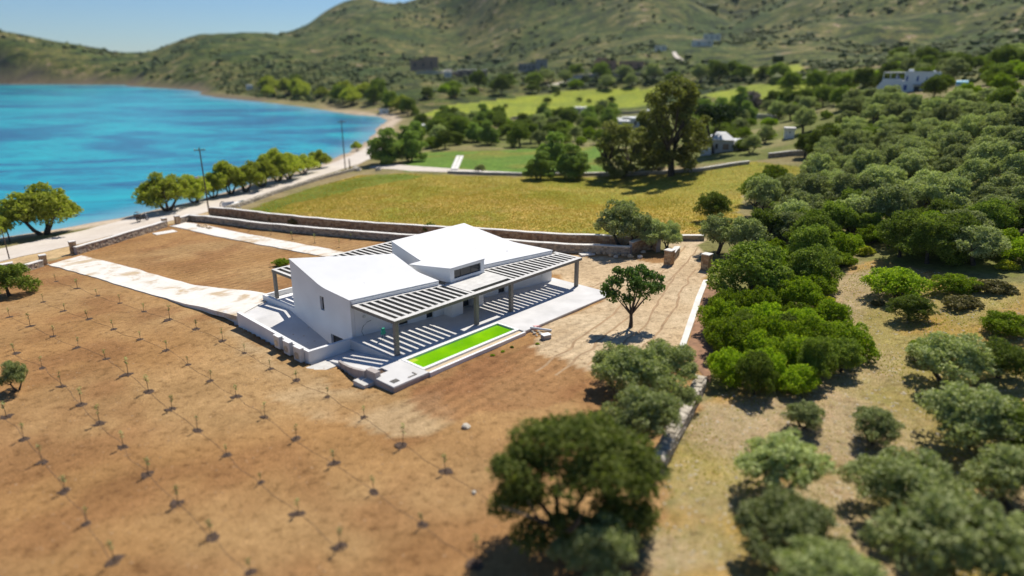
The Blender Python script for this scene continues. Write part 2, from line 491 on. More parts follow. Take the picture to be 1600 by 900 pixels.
Am = np.block([[K, Pm], [Pm.T, np.zeros((3, 3))]])
wts = np.linalg.solve(Am, np.concatenate([ctrl[:, 2], np.zeros(3)]))
def tps(x, y):
    wx, wy = warp(x, y)
    out = wts[nC] + wts[nC + 1] * wx + wts[nC + 2] * wy
    for i in range(nC):
        out = out + wts[i] * tker((wx - cx[i]) ** 2 + (wy - cy[i]) ** 2)
    return out

SEA_Z = -6.0
shore = [LW(-420, 125), LW(-200, 112), LW(-60, 104)] + [on_z(u, v, SEA_Z)[:2] for u, v in
        [(0, 371), (100, 356), (190, 342), (260, 325), (330, 307), (420, 281), (500, 257), (545, 238), (575, 220), (590, 203), (604, 188), (592, 182), (560, 180), (520, 174), (470, 166), (400, 158), (345, 153), (312, 148), (318, 143), (300, 140), (265, 138), (215, 135), (205, 132.5), (120, 132), (0, 131)]] + [(-1400, 1180), (-2700, 1000), (-2700, -250)]
shore = np.array(shore)
def shore_d(x, y):
    """distance to the shoreline, positive on land"""
    d2 = np.full(x.shape, 1e18); inside = np.zeros(x.shape, bool)
    n = len(shore)
    for i in range(n):
        ax, ay = shore[i]; bx, by = shore[(i + 1) % n]
        ex, ey = bx - ax, by - ay
        t = np.clip(((x - ax) * ex + (y - ay) * ey) / (ex * ex + ey * ey), 0, 1)
        d2 = np.minimum(d2, (x - ax - t * ex) ** 2 + (y - ay - t * ey) ** 2)
        cond = ((ay > y) != (by > y)) & (x < (bx - ax) * (y - ay) / (by - ay + 1e-12) + ax)
        inside ^= cond
    d = np.sqrt(d2)
    return np.where(inside, -d, d) + 0.8 * vnoise(x / 7, y / 7, 3) + np.minimum(np.hypot(x, y) / 300, 3) * vnoise(x / 40, y / 40, 5)

def axis(lo, hi, c0, c1, h, q):
    core = list(np.arange(c0, c1 + h * 0.5, h))
    up, s = [], h
    while (up[-1] if up else core[-1]) < hi:
        s *= q; up.append((up[-1] if up else core[-1]) + s)
    dn, s = [], h
    while (dn[-1] if dn else core[0]) > lo:
        s *= q; dn.append((dn[-1] if dn else core[0]) - s)
    return np.array(dn[::-1] + core + up)
GX = axis(-2600, 2600, -72, 62, 0.6, 1.022)
GY = axis(-260, 2700, 22, 132, 0.6, 1.020)
X, Y = np.meshgrid(GX, GY)
SD = shore_d(X, Y)
Z = tps(X, Y)
RR = np.hypot(X, Y)
hillw = np.clip((RR - 330) / 300, 0, 1)
Z = Z + hillw * (9 * fbm(X / 210, Y / 210, 4, 11) + 1.5 * fbm(X / 40, Y / 40, 3, 12)) * np.clip((Z + 4) / 30, 0.05, 1.2)
Z = Z + np.clip((RR - 150) / 200, 0, 1) * 0.5 * fbm(X / 25, Y / 25, 3, 31) + 0.05 * fbm(X / 3.0 + Y / 7, Y / 3.0 - X / 7, 2, 21)
land = np.maximum(Z, -4.6)
f = 1 - np.exp(-np.maximum(SD, 0) / 7.0)
Z = np.where(SD > 0, SEA_Z + (land - SEA_Z) * f + 0.0, SEA_Z - np.minimum(-SD * 0.09, 5) - 0.02)

def gz(x, y):
    x = np.asarray(x, float); y = np.asarray(y, float)
    i = np.clip(np.searchsorted(GX, x) - 1, 0, len(GX) - 2); j = np.clip(np.searchsorted(GY, y) - 1, 0, len(GY) - 2)
    tx = (x - GX[i]) / (GX[i + 1] - GX[i]); ty = (y - GY[j]) / (GY[j + 1] - GY[j])
    return (Z[j, i] * (1 - tx) + Z[j, i + 1] * tx) * (1 - ty) + (Z[j + 1, i] * (1 - tx) + Z[j + 1, i + 1] * tx) * ty
def G(x, y): return float(gz(x, y))
_ts = np.concatenate([np.arange(15, 260, 0.4), np.geomspace(260, 2600, 1200)])
def at(u, v):
    """where on the ground the thing stands that is seen at (u, v) of the 1600-px photograph"""
    d = ray(u, v)
    zz = CAM_H + d[2] * _ts
    g = gz(d[0] * _ts, d[1] * _ts)
    k = np.nonzero(zz < g)[0]
    if len(k) == 0: t = 1500.0
    else:
        k = k[0]
        if k == 0: t = _ts[0]
        else:
            a0, a1 = zz[k - 1] - g[k - 1], g[k] - zz[k]
            t = _ts[k - 1] + (_ts[k] - _ts[k - 1]) * a0 / (a0 + a1 + 1e-9)
    x, y = d[0] * t, d[1] * t
    return x, y, G(x, y)
def mpp(p):
    """metres per 1600-px pixel at a point"""
    return (p[1] * math.cos(PITCH) + (CAM_H - p[2]) * math.sin(PITCH)) / F
def region(px): return np.array([at(u, v)[:2] for u, v in px])
def inside(poly, x, y):
    c = np.zeros(np.shape(x), bool); n = len(poly)
    for i in range(n):
        ax, ay = poly[i]; bx, by = poly[(i + 1) % n]
        c ^= ((ay > y) != (by > y)) & (x < (bx - ax) * (y - ay) / (by - ay + 1e-12) + ax)
    return c

PROPERTY = region([(-420, 1200), (-420, 440), (0, 424), (75, 408), (265, 351), (330, 336), (640, 362), (930, 388), (1045, 396), (1104, 412), (1112, 450), (1110, 600), (1030, 725), (1010, 900), (985, 1200)])
SANDY = region([(900, 398), (1050, 415), (1052, 380), (1062, 372), (1100, 372), (1100, 415), (1100, 440), (1063, 548), (1010, 585), (900, 575), (835, 555), (822, 527), (955, 462), (866, 432)])
FIELD = region([(372, 333), (430, 312), (490, 292), (560, 274), (640, 271), (800, 276), (950, 276), (1060, 270), (1180, 252), (1272, 262), (1262, 290), (1160, 300), (1150, 345), (1095, 369), (1000, 373), (930, 377), (700, 356), (640, 351), (430, 335)])
FIELD_GREEN = region([(360, 335), (430, 310), (490, 292), (590, 272), (660, 276), (560, 295), (450, 320), (410, 338)])
GREEN = region([(615, 263), (660, 238), (720, 236), (840, 233), (942, 228), (950, 268), (800, 270), (640, 268)])
YGREEN = region([(640, 184), (700, 164), (760, 157), (830, 148), (930, 138), (1030, 132), (1050, 138), (1030, 160), (960, 170), (880, 174), (760, 186)])
YGREEN2 = region([(1090, 150), (1180, 132), (1290, 128), (1295, 150), (1230, 170), (1180, 165)])
YGREEN3 = region([(1170, 108), (1250, 100), (1260, 112), (1180, 118)])
FORE = region([(-300, 424), (0, 415), (120, 398), (265, 350), (330, 333), (330, 322), (230, 338), (0, 392), (-300, 460)])
DRYSLOPE = region([(1110, 620), (1330, 540), (1290, 470), (1350, 410), (1560, 440), (1640, 440), (1700, 620), (1700, 1200), (1000, 1200), (1020, 900), (1040, 720)])
WOOD = region([(1150, 345), (1265, 290), (1275, 262), (1300, 235), (1210, 220), (1340, 165), (1700, 165), (1700, 440), (1340, 410), (1290, 470), (1335, 550), (1110, 620), (1110, 450), (1100, 380)])
GARDEN = region([(600, 255), (640, 190), (760, 190), (880, 175), (1050, 160), (1180, 165), (1290, 150), (1350, 165), (1260, 235), (1190, 250), (950, 266), (940, 228), (720, 235)])

soft_x = X + 0.9 * fbm(X / 3.5 + Y / 9, Y / 3.5 - X / 9, 2, 41)
soft_y = Y + 0.9 * fbm(X / 3.5 + Y / 9, Y / 3.5 - X / 9, 2, 43)
col = np.zeros(X.shape + (4,)); col[..., 3] = 1
def paint(mask, c, w=1.0):
    k = (mask * w)[..., None]
    col[..., :3] = col[..., :3] * (1 - k) + np.array(c) * k
nz1 = np.clip(0.5 + 0.8 * fbm(X / 11 + Y / 31, Y / 11 - X / 31, 3, 51), 0, 1); nz2 = np.clip(0.5 + 0.8 * fbm(X / 5 + Y / 9, Y / 5 - X / 9, 2, 55), 0, 1)
paint(np.ones(X.shape), (0.30, 0.235, 0.115))
paint(np.ones(X.shape), (0.12, 0.15, 0.03), nz1 * 0.6)
ins = lambda r: inside(r, soft_x, soft_y).astype(float)
paint(ins(DRYSLOPE), (0.385, 0.29, 0.165)); paint(ins(DRYSLOPE) * (RR < 300), (0.31, 0.26, 0.055), np.clip(nz1 * 1.6 - 0.9, 0, 0.65)); paint(ins(DRYSLOPE), (0.42, 0.24, 0.05), np.clip(nz2 * 1.4 - 0.8, 0, 0.6))
paint(ins(WOOD), (0.20, 0.17, 0.07)); paint(ins(WOOD), (0.16, 0.19, 0.03), nz1 * 0.8)
paint(ins(GARDEN), (0.15, 0.165, 0.040)); paint(ins(GARDEN), (0.30, 0.25, 0.12), np.clip(nz1 * 1.5 - 0.7, 0, 0.7))
paint(ins(PROPERTY), (0.345, 0.192, 0.072))
paint(ins(PROPERTY), (0.40, 0.255, 0.112), nz1 * 0.75); paint(ins(PROPERTY), (0.27, 0.135, 0.052), np.clip(nz2 * 1.3 - 0.6, 0, 0.7))
DUSTY = region([(330, 500), (385, 515), (480, 585), (600, 632), (680, 612), (720, 640), (640, 690), (520, 660), (400, 600), (340, 540)])
paint(ins(DUSTY), (0.47, 0.34, 0.185), np.clip(nz2 * 1.2, 0, .8))
REDDISH = region([(640, 622), (700, 588), (832, 535), (905, 562), (930, 600), (850, 640), (700, 655)])
paint(ins(REDDISH), (0.28, 0.135, 0.055), 0.45 + 0.4 * nz2)
paint(ins(SANDY), (0.52, 0.385, 0.23)); paint(ins(SANDY), (0.58, 0.46, 0.30), nz2 * 0.7)
paint(ins(FORE), (0.53, 0.375, 0.19)); paint(ins(FORE), (0.58, 0.46, 0.30), nz1 * 0.6)
fm = ins(FIELD)
paint(fm, (0.41, 0.30, 0.065)); paint(fm, (0.275, 0.275, 0.038), np.clip(1.8 * nz1 - 0.45, 0, 1) * 0.85); paint(fm, (0.46, 0.31, 0.10), np.clip(nz2 * 1.5 - 0.9, 0, .7))
eastern = np.clip(((X - HO[0]) * HA[0] + (Y - HO[1]) * HA[1] - 62) / 30, 0, 1)
paint(fm, (0.25, 0.24, 0.03), eastern * 0.75)
paint(ins(FIELD_GREEN) * (fm > 0), (0.10, 0.165, 0.012), 0.8)
gm = ins(GREEN); paint(gm, (0.13, 0.22, 0.030)); paint(gm, (0.24, 0.22, 0.04), np.clip(nz1 * 1.8 - 1.0, 0, .8))
yg = np.maximum(np.maximum(ins(YGREEN), ins(YGREEN2)), ins(YGREEN3)); paint(yg, (0.31, 0.34, 0.030)); paint(yg, (0.15, 0.20, 0.03), nz1 * 0.5)
sand = np.clip(1 - (SD - 6) / 3, 0, 1) * (SD > -60) * np.clip((470 - RR) / 90, 0.0, 1)
paint(sand, (0.54, 0.435, 0.32)); 
paint(np.clip(1 - np.abs(SD - 0.5) / 3.0, 0, 1) * (RR < 420), (0.32, 0.25, 0.175), 0.7)
rockshore = ((SD < 14) & (RR > 560)).astype(float); paint(rockshore, (0.15, 0.115, 0.075), 0.9)
hill = np.clip((RR - 190) / 120, 0, 1) * (1 - np.maximum.reduce([gm, yg, fm, ins(GARDEN) * 0.75])) * np.clip((SD - 8) / 25, 0, 1)
hill = np.maximum(hill, np.clip((RR - 620) / 150, 0, 1) * np.clip((SD - 4) / 5, 0, 1) * (1 - yg))
propm = inside(PROPERTY, X, Y)
grassm = np.maximum.reduce([fm, gm, yg, ins(GARDEN) * 0.6, ins(DRYSLOPE) * 0.35])
la = (X - HO[0]) * HA[0] + (Y - HO[1]) * HA[1]; ln = (X - HO[0]) * HN[0] + (Y - HO[1]) * HN[1]
till = (propm & (((ln > 20) & (la > 0)) | ((ln < -5.5) & (la > -6) & (la < 17) & (ln > -12)))).astype(float)

nx, ny = len(GX), len(GY)
# the villa's basement and the pool are dug in: sink the ground below them
dig = ((la > -4.1) & (la < 0.2) & (ln > 4.2) & (ln < 19.5)) | ((la > 0.2) & (la < 24) & (ln > -2.9) & (ln < 20.8)) | ((la > -3.0) & (la < 1) & (ln > -3.5) & (ln < 4.5))
ZG = np.where(dig, np.minimum(Z, -2.6), Z)
verts = np.stack([X, Y, ZG], -1).reshape(-1, 3)
ii = np.arange(nx * ny).reshape(ny, nx)
quads = np.stack([ii[:-1, :-1], ii[:-1, 1:], ii[1:, 1:], ii[1:, :-1]], -1).reshape(-1, 4)
me = np_mesh('ground', verts, quads, M['ground'])
def attr(me, name, data, typ='FLOAT'):
    a = me.attributes.new(name, 'FLOAT_COLOR' if typ == 'COL' else 'FLOAT', 'POINT')
    a.data.foreach_set('color' if typ == 'COL' else 'value', np.ascontiguousarray(data, np.float32).ravel())
attr(me, 'zone', col, 'COL'); attr(me, 'hill', hill); attr(me, 'tilled', till); attr(me, 'grass', grassm)
me.polygons.foreach_set('use_smooth', np.ones(len(quads), bool))
tag(link('ground', me), kind='structure')

# sea
sx = axis(-2600, 60, -160, 0, 2.0, 1.05); sy = axis(-240, 1350, 60, 330, 2.0, 1.05)
SX, SY = np.meshgrid(sx, sy)
sd = shore_d(SX, SY)
keep = sd < 12
vv = np.stack([SX, SY, np.full(SX.shape, SEA_Z)], -1).reshape(-1, 3)
ii = np.arange(SX.size).reshape(SX.shape)
qk = keep[:-1, :-1] | keep[1:, 1:] | keep[1:, :-1] | keep[:-1, 1:]
q = np.stack([ii[:-1, :-1], ii[:-1, 1:], ii[1:, 1:], ii[1:, :-1]], -1)[qk]
me = np_mesh('sea', vv, q, M['sea'])
attr(me, 'shore', np.clip(1 + sd / np.where(np.hypot(SX, SY) < 420, 13, 30), 0, 1) ** 1.5 * 0.85)
tag(link('sea', me), kind='structure')

# ------------------------------------------------------------------ sheets laid on the ground
def resample(pts, step):
    pts = [np.array(p[:2], float) for p in pts]
    out = [pts[0]]
    for a, b in zip(pts[:-1], pts[1:]):
        k = max(1, int(np.hypot(*(b - a)) / step))
        for i in range(1, k + 1): out.append(a + (b - a) * i / k)
    return np.array(out)
def smooth(p, it=3):
    p = p.copy()
    for _ in range(it): p[1:-1] = (p[:-2] + 2 * p[1:-1] + p[2:]) / 4
    return p
def strip(name, left, right, material, lift, thick=0.0, step=1.0, across=8, zfun=None, jitter=0.0):
    """a sheet between two edge lines that follows the ground, with real edges when thick"""
    n = max(len(resample(left, step)), len(resample(right, step)))
    def even(pts):
        p = smooth(resample(pts, step)); d = np.r_[0, np.cumsum(np.hypot(*np.diff(p, axis=0).T))]
        t = np.linspace(0, d[-1], n)
        return np.stack([np.interp(t, d, p[:, 0]), np.interp(t, d, p[:, 1])], 1)
    L_, R_ = even(left), even(right)
    if jitter:
        for e in (L_, R_):
            e += jitter * np.stack([vnoise(e[:, 0] / 1.7, e[:, 1] / 1.7, 3), vnoise(e[:, 0] / 1.7, e[:, 1] / 1.7, 4)], 1)
    s = np.linspace(0, 1, across + 1)
    P = L_[:, None] * (1 - s)[None, :, None] + R_[:, None] * s[None, :, None]
    zz = gz(P[..., 0], P[..., 1])
    if zfun is not None: zz = zfun(P[..., 0], P[..., 1], zz)
    V = np.concatenate([P, (zz + lift)[..., None]], -1).reshape(-1, 3)
    w = across + 1
    ii = np.arange(n * w).reshape(n, w)
    q = np.stack([ii[:-1, :-1], ii[:-1, 1:], ii[1:, 1:], ii[1:, :-1]], -1).reshape(-1, 4)
    if thick:
        V2 = V.copy(); V2[:, 2] -= thick
        ring = np.r_[ii[:, 0], ii[-1, 1:], ii[-2::-1, -1], ii[0, -2:0:-1]]
        b = len(V)
        side = np.stack([ring, np.roll(ring, -1), np.roll(ring, -1) + b, ring + b], -1)
        V = np.concatenate([V, V2]); q = np.concatenate([q, side])
    return link(name, np_mesh(name, V, q, material))
PX = lambda pts: [at(u, v) for u, v in pts]
tag(strip('road', PX([(-420, 520), (-150, 430), (0, 389), (110, 365), (230, 335), (330, 311), (420, 286), (500, 262), (550, 243), (582, 224)]),
          PX([(-420, 580), (-150, 462), (0, 409), (130, 380), (260, 347), (345, 326), (430, 297), (500, 275), (560, 257), (612, 232)]), M['road'], 0.05, 0, 1.2, 10, jitter=0.25), kind='structure')
DW_L, DW_R = PX([(76, 415), (150, 435), (250, 465)]), PX([(128, 400), (210, 420), (300, 446)])
def drive_z(x, y, z):
    n = (x - HO[0]) * HN[0] + (y - HO[1]) * HN[1]
    return z + np.clip((36 - n) / 18, 0, 1) ** 1.5 * 0.75
tag(strip('driveway', DW_L + [LW(-4.15, 18.6) + (0,)], DW_R + [LW(1.5, 26.0) + (0,), LW(1.5, 21.6) + (0,)], M['drive'], 0.10, 0.5, 1.0, 8, zfun=drive_z, jitter=0.08), kind='structure')
tag(strip('path', PX([(264, 354), (330, 368), (430, 387), (520, 404)]), PX([(287, 348), (360, 361), (450, 378), (545, 396)]), M['drive'], 0.10, 0.4, 1.0, 4, jitter=0.05), kind='structure')
tag(strip('farm_track', PX([(575, 262), (640, 268), (720, 270), (800, 271)]), PX([(600, 257), (660, 261), (740, 266), (800, 269)]), M['road'], 0.06, 0, 1.5, 3, jitter=0.2), kind='structure')

# ------------------------------------------------------------------ dry-stone walls
def stone_wall(name, label, pts, h, t=0.58, material='stone_grey', cap=True, seed=0, sl=0.42, sh=0.24, group=None, hend=None, capw=0.06, rough_top=False):
    r = random.Random(seed)
    P = smooth(resample(pts, 0.5), 1)
    z0 = gz(P[:, 0], P[:, 1])
    d = np.r_[0, np.cumsum(np.hypot(*np.diff(P, axis=0).T))]
    Ltot = d[-1]
    H = np.interp(d, [0, Ltot], [h, hend if hend else h])
    root = empty(name, (float(P[0, 0]), float(P[0, 1]), float(z0[0])))
    o3 = np.array([P[0, 0], P[0, 1], z0[0]])
    tan = np.gradient(P, axis=0); tan /= np.linalg.norm(tan, axis=1)[:, None]
    nor = np.stack([-tan[:, 1], tan[:, 0]], 1)
    def pt(s, off, zz):
        x = np.interp(s, d, P[:, 0]); y = np.interp(s, d, P[:, 1]); z = np.interp(s, d, z0)
        nx_ = np.interp(s, d, nor[:, 0]); ny_ = np.interp(s, d, nor[:, 1])
        return (x + nx_ * off - o3[0], y + ny_ * off - o3[1], z + zz - o3[2])
    core = MB(); st = MB(); cp = MB()
    for i in range(len(d) - 1):
        a, b = d[i], d[i + 1]; k = t / 2 - 0.05
        core.hexa([pt(a, -k, -.4), pt(b, -k, -.4), pt(b, k, -.4), pt(a, k, -.4)], [pt(a, -k, H[i] - .03), pt(b, -k, H[i + 1] - .03), pt(b, k, H[i + 1] - .03), pt(a, k, H[i] - .03)])
        if cap:
            e = t / 2 + capw
            cp.hexa([pt(a, -e, H[i]), pt(b, -e, H[i + 1]), pt(b, e, H[i + 1]), pt(a, e, H[i])], [pt(a, -e, H[i] + .10), pt(b, -e, H[i + 1] + .10), pt(b, e, H[i + 1] + .10), pt(a, e, H[i] + .10)])
    for side in (-1, 1):
        z = -0.15; 
        while z < h - 0.02:
            ch = sh * r.uniform(0.75, 1.3); s = -r.random() * 0.2
            while s < Ltot:
                w = sl * r.uniform(0.5, 1.5); a, b = max(0, s + .015), min(Ltot, s + w - .015)
                hh = np.interp((a + b) / 2, d, H)
                zt = min(z + ch - .015, hh + (r.uniform(-.05, .12) if rough_top else -.01))
                if b - a > 0.06 and zt - z > .04:
                    o0, o1 = side * (t / 2 - .08), side * (t / 2 + r.uniform(-.03, .05))
                    j = lambda m: r.uniform(-m, m)
                    lo = [pt(a + j(.02), o0, z + j(.02)), pt(b + j(.02), o0, z + j(.02)), pt(b + j(.03), o1, z + j(.03)), pt(a + j(.03), o1, z + j(.03))]
                    hi = [pt(a + j(.02), o0, zt + j(.02)), pt(b + j(.02), o0, zt + j(.02)), pt(b - .02 + j(.04), o1, zt + j(.03)), pt(a + .02 + j(.04), o1, zt + j(.03))]
                    st.hexa(lo, hi)
                s += w
            z += ch
    if rough_top:
        s = 0
        while s < Ltot:
            w = sl * r.uniform(.6, 1.4); b = min(Ltot, s + w - .02); hh = np.interp(s, d, H)
            if b - s > .1: st.hexa([pt(s, -t / 2 * r.uniform(.7, 1), hh - .1), pt(b, -t / 2 * r.uniform(.7, 1), hh - .1), pt(b, t / 2 * r.uniform(.7, 1), hh - .1), pt(s, t / 2 * r.uniform(.7, 1), hh - .1)],
                            [pt(s + .03, -t / 2 * .7, hh + r.uniform(.02, .14)), pt(b - .03, -t / 2 * .7, hh + r.uniform(.02, .14)), pt(b - .03, t / 2 * .7, hh + r.uniform(.02, .14)), pt(s + .03, t / 2 * .7, hh + r.uniform(.02, .14))])
            s += w
    core.build('wall_core', M['slabgrey'], root)
    tag(st.build('masonry', M[material], root), kind='stuff')
    if cap: cp.build('capping', M['cap'], root)
    tag(root, label, 'wall', group)
    return root

def stone_pier(label, p, w, h, material='stone_brown', cap=True, group=None, rz=TH, seed=1):
    r = random.Random(seed)
    root = empty('gate_pier', (p[0], p[1], p[2]), rz)
    MB().box(-w / 2 + .06, w / 2 - .06, -w / 2 + .06, w / 2 - .06, -.4, h - .02).build('pier_core', M['slabgrey'], root)
    st = MB(); z = -.1
    while z < h - .05:
        ch = min(r.uniform(.18, .3), h - z)
        for k in range(4):
            s = -w / 2
            while s < w / 2 - .03:
                q = min(r.uniform(.2, .5), w / 2 - s); o = w / 2 + r.uniform(-.02, .04)
                if k == 0: st.box(s + .01, s + q - .01, -o, -w / 2 + .09, z + .01, z + ch - .01)
                if k == 1: st.box(s + .01, s + q - .01, w / 2 - .09, o, z + .01, z + ch - .01)
                if k == 2: st.box(-o, -w / 2 + .09, s + .01, s + q - .01, z + .012, z + ch - .012)
                if k == 3: st.box(w / 2 - .09, o, s + .01, s + q - .01, z + .012, z + ch - .012)
                s += q
        z += ch
    tag(st.build('masonry', M[material], root), kind='stuff')
    if cap: MB().box(-w / 2 - .05, w / 2 + .05, -w / 2 - .05, w / 2 + .05, h, h + .1).build('capping', M['cap'], root)
    tag(root, label, 'pier', group)
    return root

stone_wall('boundary_wall', 'grey stone boundary wall beside the sandy forecourt between driveway and narrow path', PX([(119, 398), (160, 386), (215, 369), (259, 355)]), 1.05, seed=3)
stone_pier('brown stone pier at the sea end of the wide driveway, right of its entrance', at(116, 396), 0.75, 1.75, seed=4)
stone_pier('stone pier on the left of the entrance to the wide driveway', at(69, 414), 0.75, 1.35, seed=5)
stone_wall('boundary_wall', 'short grey stone wall left of the wide driveway entrance', PX([(66, 416), (28, 428)]), 0.8, seed=6)
stone_wall('boundary_wall', 'thick stone wall end at the left picture edge behind a shrub', PX([(24, 428), (-40, 438)]), 1.5, t=0.8, seed=7)
stone_pier('small stone pier left of the narrow path entrance', at(258, 355), 0.7, 1.5, seed=8)
stone_pier('small stone pier right of the narrow path entrance', at(278, 351), 0.7, 1.5, seed=9)
stone_wall('boundary_wall', 'short stone wall joining the narrow path pier to the long garden wall', PX([(281, 350), (297, 345)]), 1.1, seed=10)
stone_wall('garden_wall', 'long grey stone garden wall with white cap running behind the villa', PX([(298, 345), (400, 357), (500, 367), (620, 377), (720, 384), (820, 389), (930, 395), (985, 398)]), 1.0, seed=11)
stone_wall('field_wall', 'long brown stone wall with white cap along the golden field', PX([(329, 336), (420, 346), (500, 354), (600, 363), (690, 369), (800, 376), (930, 383), (990, 385), (1012, 384)]), 1.35, material='stone_brown', seed=12)
stone_wall('garden_wall', 'curved brown stone wall behind the olive at the east gate', PX([(985, 397), (1003, 391), (1022, 389), (1028, 394)]), 1.5, material='stone_brown', seed=13)
stone_pier('pale brown stone pier with white cap on the left of the east gate', at(1045, 413), 0.9, 1.7, seed=14)
stone_wall('gate_wall', 'short stone wing wall behind the left east gate pier', PX([(1048, 410), (1058, 398)]), 1.0, seed=15)
stone_pier('stone pier with white cap under the tree on the right of the east gate', at(1103, 420), 0.9, 1.7, seed=16)
stone_wall('gate_wall', 'low stone wall along the far side of the east gate track', PX([(1046, 376), (1070, 375), (1100, 375)]), 0.6, seed=17)
stone_wall('slope_wall', 'grey dry stone wall climbing beside the foreground trees', PX([(1094, 606), (1075, 645), (1050, 690), (1025, 740)]), 0.9, t=0.8, material='stone_pale', cap=False, rough_top=True, seed=18, sl=.5)
stone_wall('field_edge_wall', 'low pale wall along the far edge of the golden field', PX([(700, 271), (800, 274), (860, 275), (940, 274), (1000, 273), (1090, 268), (1170, 256)]), 0.6, material='stone_pale', seed=19, sl=.8, sh=.3)
stone_wall('road_wall', 'low grey stone wall between the coast road and the field corner', PX([(352, 329), (430, 303), (500, 281), (560, 265)]), 0.7, material='stone_pale', cap=False, rough_top=True, seed=20, sl=.6)
stone_wall('terrace_wall', 'grey terrace wall with pale top below the small white hut', PX([(1200, 247), (1235, 243), (1268, 242)]), 1.0, material='stone_grey', seed=21, sl=.8, sh=.3)
stone_wall('road_wall', 'long pale wall along the lane beyond the gardens', PX([(800, 186), (860, 182), (930, 178), (1000, 176)]), 1.2, material='stone_pale', cap=False, seed=22, sl=1.2, sh=.5)
# low white kerb on the right
tag(strip('garden_kerb', PX([(1099, 440), (1088, 465), (1076, 500), (1059, 550)]), PX([(1107, 440), (1097, 465), (1086, 500), (1069, 550)]), M['cap'], 0.22, 0.45, 0.5, 2),
    'low white cement kerb curving along the right of the sandy yard', 'kerb')
tag(strip('planting_bed', PX([(1107, 441), (1097, 466), (1087, 500), (1070, 551)]), PX([(1130, 445), (1125, 470), (1120, 505), (1108, 600)]), plain('red_bed_soil', (0.30, 0.16, 0.085), 0.95, 0.2, 1.5, 0.5), 0.03, 0, 0.5, 4, jitter=.1), kind='structure')
M['rut'] = plain('packed_rut', (0.385, 0.25, 0.13), 0.95, 0.2, 1.0, 0.4)
for pts in ([(850, 585), (900, 550), (960, 500), (1010, 455), (1045, 428), (1068, 400), (1080, 385)], [(930, 575), (985, 545), (1030, 500), (1052, 455), (1075, 418)], [(880, 480), (930, 450), (985, 430), (1040, 422)]):
    base_ = smooth(resample(PX(pts), 1.0), 6)
    tn = np.gradient(base_, axis=0); tn /= np.linalg.norm(tn, axis=1)[:, None]; nn = np.stack([-tn[:, 1], tn[:, 0]], 1)
    for off in (-.8, .8):
        tag(strip('tyre_track', base_ + nn * (off - .11), base_ + nn * (off + .11), M['rut'], 0.004, 0, .5, 1, jitter=.28), kind='structure')
# ------------------------------------------------------------------ the villa
villa = tag(empty('villa', (HO[0], HO[1], 0), TH), 'modern white villa with two curved sloping roofs and slatted pergolas', 'house')

def holed_wall(name, p0, p1, zb, ztop, holes, material, parent, th=0.3, extra=()):
    """wall from p0 to p1 with real openings; thickness goes to the left of p0->p1"""
    p0, p1 = Vector(p0).to_2d(), Vector(p1).to_2d()
    Lw = (p1 - p0).length; d = (p1 - p0) / Lw; nrm = Vector((-d.y, d.x)) * th
    cuts = sorted(set([0, Lw] + [h[0] for h in holes] + [h[1] for h in holes] + [x for x in extra if 0 < x < Lw]))
    mb = MB()
    for a, b in zip(cuts[:-1], cuts[1:]):
        m = (a + b) / 2
        spans, z = [], zb
        for h in sorted([h for h in holes if h[0] <= m <= h[1]], key=lambda h: h[2]):
            if h[2] > z: spans.append((z, z, h[2], h[2]))
            z = h[3]
        spans.append((z, z, ztop(a), ztop(b)))
        for za0, zb0, za1, zb1 in spans:
            A, B = p0 + d * a, p0 + d * b
            mb.hexa([(A.x, A.y, za0), (B.x, B.y, zb0), (B.x + nrm.x, B.y + nrm.y, zb0), (A.x + nrm.x, A.y + nrm.y, za0)],
                    [(A.x, A.y, za1), (B.x, B.y, zb1), (B.x + nrm.x, B.y + nrm.y, zb1), (A.x + nrm.x, A.y + nrm.y, za1)])
    return mb.build(name, material, parent)
def opening(name, p0, p1, hole, parent, th=0.3, bars=1, door=False):
    """frame and glass set back in an opening of a holed wall"""
    p0, p1 = Vector(p0).to_2d(), Vector(p1).to_2d()
    d = (p1 - p0).normalized(); nrm = Vector((-d.y, d.x))
    s0, s1, z0, z1 = hole
    e = th * 0.72
    o = p0 + nrm * e
    def P(s, k, z): q = o + d * s + nrm * k; return (q.x, q.y, z)
    def bar(mb, a, b, zl, zh, k0=0.0, k1=0.07):
        mb.hexa([P(a, k0, zl), P(b, k0, zl), P(b, k1, zl), P(a, k1, zl)], [P(a, k0, zh), P(b, k0, zh), P(b, k1, zh), P(a, k1, zh)])
    fr = MB(); w = 0.06
    bar(fr, s0, s0 + w, z0, z1); bar(fr, s1 - w, s1, z0, z1); bar(fr, s0 + w, s1 - w, z1 - w, z1); bar(fr, s0 + w, s1 - w, z0, z0 + w)
    for k in range(1, bars):
        c = s0 + (s1 - s0) * k / bars; bar(fr, c - .03, c + .03, z0 + w, z1 - w)
    f = fr.build('door' if door else 'window', M['dark'], parent)
    for k in range(bars):
        a, b = s0 + w + (s1 - s0 - 2 * w) * k / bars, s0 + w + (s1 - s0 - 2 * w) * (k + 1) / bars
        g = MB(); bar(g, a + .032 if k else a, b - .032 if k < bars - 1 else b, z0 + w, z1 - w, .025, .035)
        g.build('pane', M['glass'], f)
    return f

def curve(t):
    """nearly flat from the eave, then sweeping up straight"""
    k, w, a = 0.45, 0.09, 0.14
    s1, s2 = a / k, (1 - a) / (1 - k)
    if t < k - w: return s1 * t
    if t > k + w: return 1 - s2 * (1 - t)
    u = (t - k + w) / (2 * w)
    return s1 * t + (s2 - s1) * w * u * u

